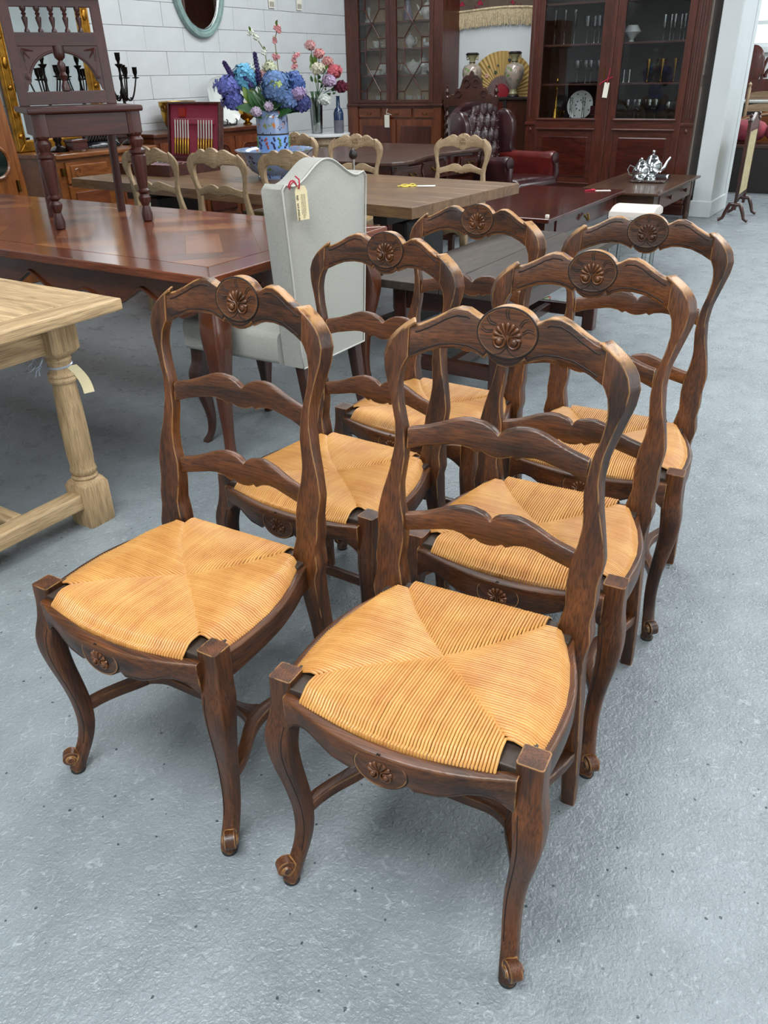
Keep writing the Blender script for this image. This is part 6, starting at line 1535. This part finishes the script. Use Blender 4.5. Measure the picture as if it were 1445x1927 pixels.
# ------------------------------------------------------------ fire screen by the pier
t = thing('fire_screen', 'tapestry fire screen in a carved dark frame on splayed feet, by the white pier', 'screen', (-1.50, 9.18, 0), radians(2))
for y in (-.28, .28):
    mb = MB(); mb.box(-.014, .014, y - .016, y + .016, .12, .90); mb.lathe([(.018, .9), (.024, .92), (.012, .94), (.02, .96), (0, .98)], (0, y, 0), 12); ps = mb.build('post', WALN['z'], t, 30)
    for s in (-1, 1): mb = MB(); mb.tube([(0, y, .17), (s * .05, y, .17), (s * .08, y, .10), (s * .10, y, .04), (s * .14, y, .02)], [.024, .022, .018, .016, .018], 8); mb.build('splayed_foot', WALN['x'], t, 60)
bx('panel_frame', -.012, .012, -.265, -.23, .22, .86, WALN['z'], t); bx('panel_frame', -.012, .012, .23, .265, .22, .86, WALN['z'], t); bx('panel_frame', -.012, .012, -.23, .23, .22, .26, WALN['y'], t); bx('panel_frame', -.012, .012, -.23, .23, .82, .86, WALN['y'], t)
bx('tapestry_panel', -.008, .014, -.23, .23, .26, .82, plain('tapestry', 'b3a57e', rough=.9, var=.2, scale=20), t, 0)
mb = MB(); mb.prism([(-.26, .86), (.26, .86), (.24, .90), (.12, .93), (0, .98), (-.12, .93), (-.24, .90)], -.014, .014, lambda u, v, q: (q, u, v)); mb.build('carved_crest', WALN['y'], t, 0, .004)
# ------------------------------------------------------------ far bay, beyond the pier
t = thing('blanket_chest', 'low black-brown chest in the far bay under the red cushions', 'chest', (-2.9, 11.25, 0))
bxx('body', 0, 2.4, 0, .55, .05, .50, BLACKW); bxx('lid', -.02, 2.42, -.02, .57, .50, .54, WALN['x'], None, .006); bxx('plinth', -.01, 2.41, -.01, .55, 0, .06, BLACKW)
CU = plain('cushion_damask', '7a2a36', rough=.8, var=.45, scale=16)
for x, rz, lb in ((-1.98, .1, 'plump crimson damask cushion on the far chest, beside the fire screen'), (-1.45, -.2, 'plump crimson damask cushion on the far chest at the right frame edge')):
    t = thing('cushion', lb, 'cushion', (x, 11.52, .545), rz)
    mb = MB(); rings = []
    for i in range(9):
        a = -pi / 2 + pi * i / 8; k = cos(a) ** .6 if cos(a) > 0 else 0; rings.append([Vector((u * max(k, .05), v * max(k, .05) * .8, .13 + .125 * sin(a))) for u, v in rrect(-.26, .26, -.24, .24, .09, 4)])
    mb.loft(rings); mb.build('cushion_cover', CU, t, 60)
t = thing('bed_headboard', 'curved honey-coloured bed end behind the crimson cushions', 'bed', (-1.6, 12.05, 0))
mb = MB(); mb.prism([(-.75, 0), (.75, 0)] + [(.75 * cos(a), .60 + .28 * sin(a)) for a in [pi * i / 20 for i in range(21)]], 0, .04, lambda u, v, q: (u, q, v)); mb.build('headboard', HONEY['x'], t, 0, .01)
mb = MB(); mb.tube([(.72 * cos(a), -.008, .58 + .27 * sin(a)) for a in [pi * i / 20 for i in range(21)]], .014, 6); mb.build('inlay_line', PALE['x'], t, 60)
t = thing('white_table', 'pale painted table with a white top in the far bay', 'table', (-2.15, 12.55, 0))
bxx('top', -.7, 1.1, -.25, .3, .95, .985, WHITEP, None, .01)
for x in (-.6, 1.0):
    for y in (-.2, .25): bxx('leg', x - .03, x + .03, y - .03, y + .03, 0, .95, PALE['z'])
t = thing('ladder_back_chair', 'cream painted ladder-back chair drawn up to the white far table', 'chair', (-1.93, 12.22, 0))
for s in (-1, 1): mb = MB(); mb.lathe([(.02, 0), (.022, .5), (.022, 1.12), (.014, 1.14), (.024, 1.17), (0, 1.20)], (s * .2, 0, 0), 10); mb.build('back_post', PALE['z'], t, 50)
for z in (.72, .86, 1.0): mb = MB(); mb.prism([(-.19, z), (.19, z)] + [(.19 * cos(a), z + .06 + .03 * sin(a)) for a in [pi * i / 10 for i in range(11)]], -.01, .01, lambda u, v, q: (u, q, v)); mb.build('back_slat', PALE['x'], t, 0)
t = thing('carved_side_cabinet', 'dark carved furniture with scroll crest standing on the far side of the white table', 'cabinet', (-2.15, 12.95, 0))
bxx('body', -.25, .5, -.1, .15, 0, 1.22, MAHO['z'])
mb = MB(); mb.tube([(.02, 0, 1.22), (.02, 0, 1.35), (.05, 0, 1.45), (.08, 0, 1.48)], .02, 8); mb.tube([(.15 + .09 * cos(a), 0, 1.26 + .09 * sin(a)) for a in [pi * 1.1 - i * pi / 8 for i in range(12)]], .022, 8); mb.build('scroll_crest', MAHO['z'], t, 60)
mb = MB(); mb.lathe([(0, 0), (.14, .01), (.16, .03), (.14, .04), (0, .045)], (-.12, -.05, 1.38), 24, Matrix.Rotation(pi / 2, 4, 'X'), 1, 1.5); mb.build('oval_crest', MAHO['z'], t, 50)
t = thing('price_tag', 'small white tag hung from the lower slat of the leftmost pale chair', 'tag', (-4.06, 3.66, .70), radians(10))
mb = MB(); mb.box(-.028, .028, -.002, .0, -.06, 0, Matrix.Rotation(.2, 4, 'Y')); mb.build('tag_card', PAPER, t, 0)
for k in range(4): mb = MB(); mb.box(-.018, .018, -.0028, -.002, -.048 + k * .010, -.044 + k * .010, Matrix.Rotation(.2, 4, 'Y')); mb.build('printed_line', INK, t, 0)
mb = MB(); mb.tube([(0, 0, 0), (.004, .0, .03), (.0, .01, .06)], .0015, 4); mb.build('string', PAPER, t, 60)
t = thing('turned_stopper', 'dark turned wooden knob on a pale stem rising behind the grey linen chair back', 'stopper', (-3.02, 4.44, .76))
mb = MB(); mb.lathe([(.03, 0), (.032, .01), (.012, .02), (.009, .12), (.012, .15)], n=14); mb.build('stem', SILVER, t, 50)
mb = MB(); mb.lathe([(.012, .148), (.022, .155), (.028, .17), (.024, .19), (.012, .205), (0, .21)], n=16); mb.build('knob', BLACKW, t, 50)
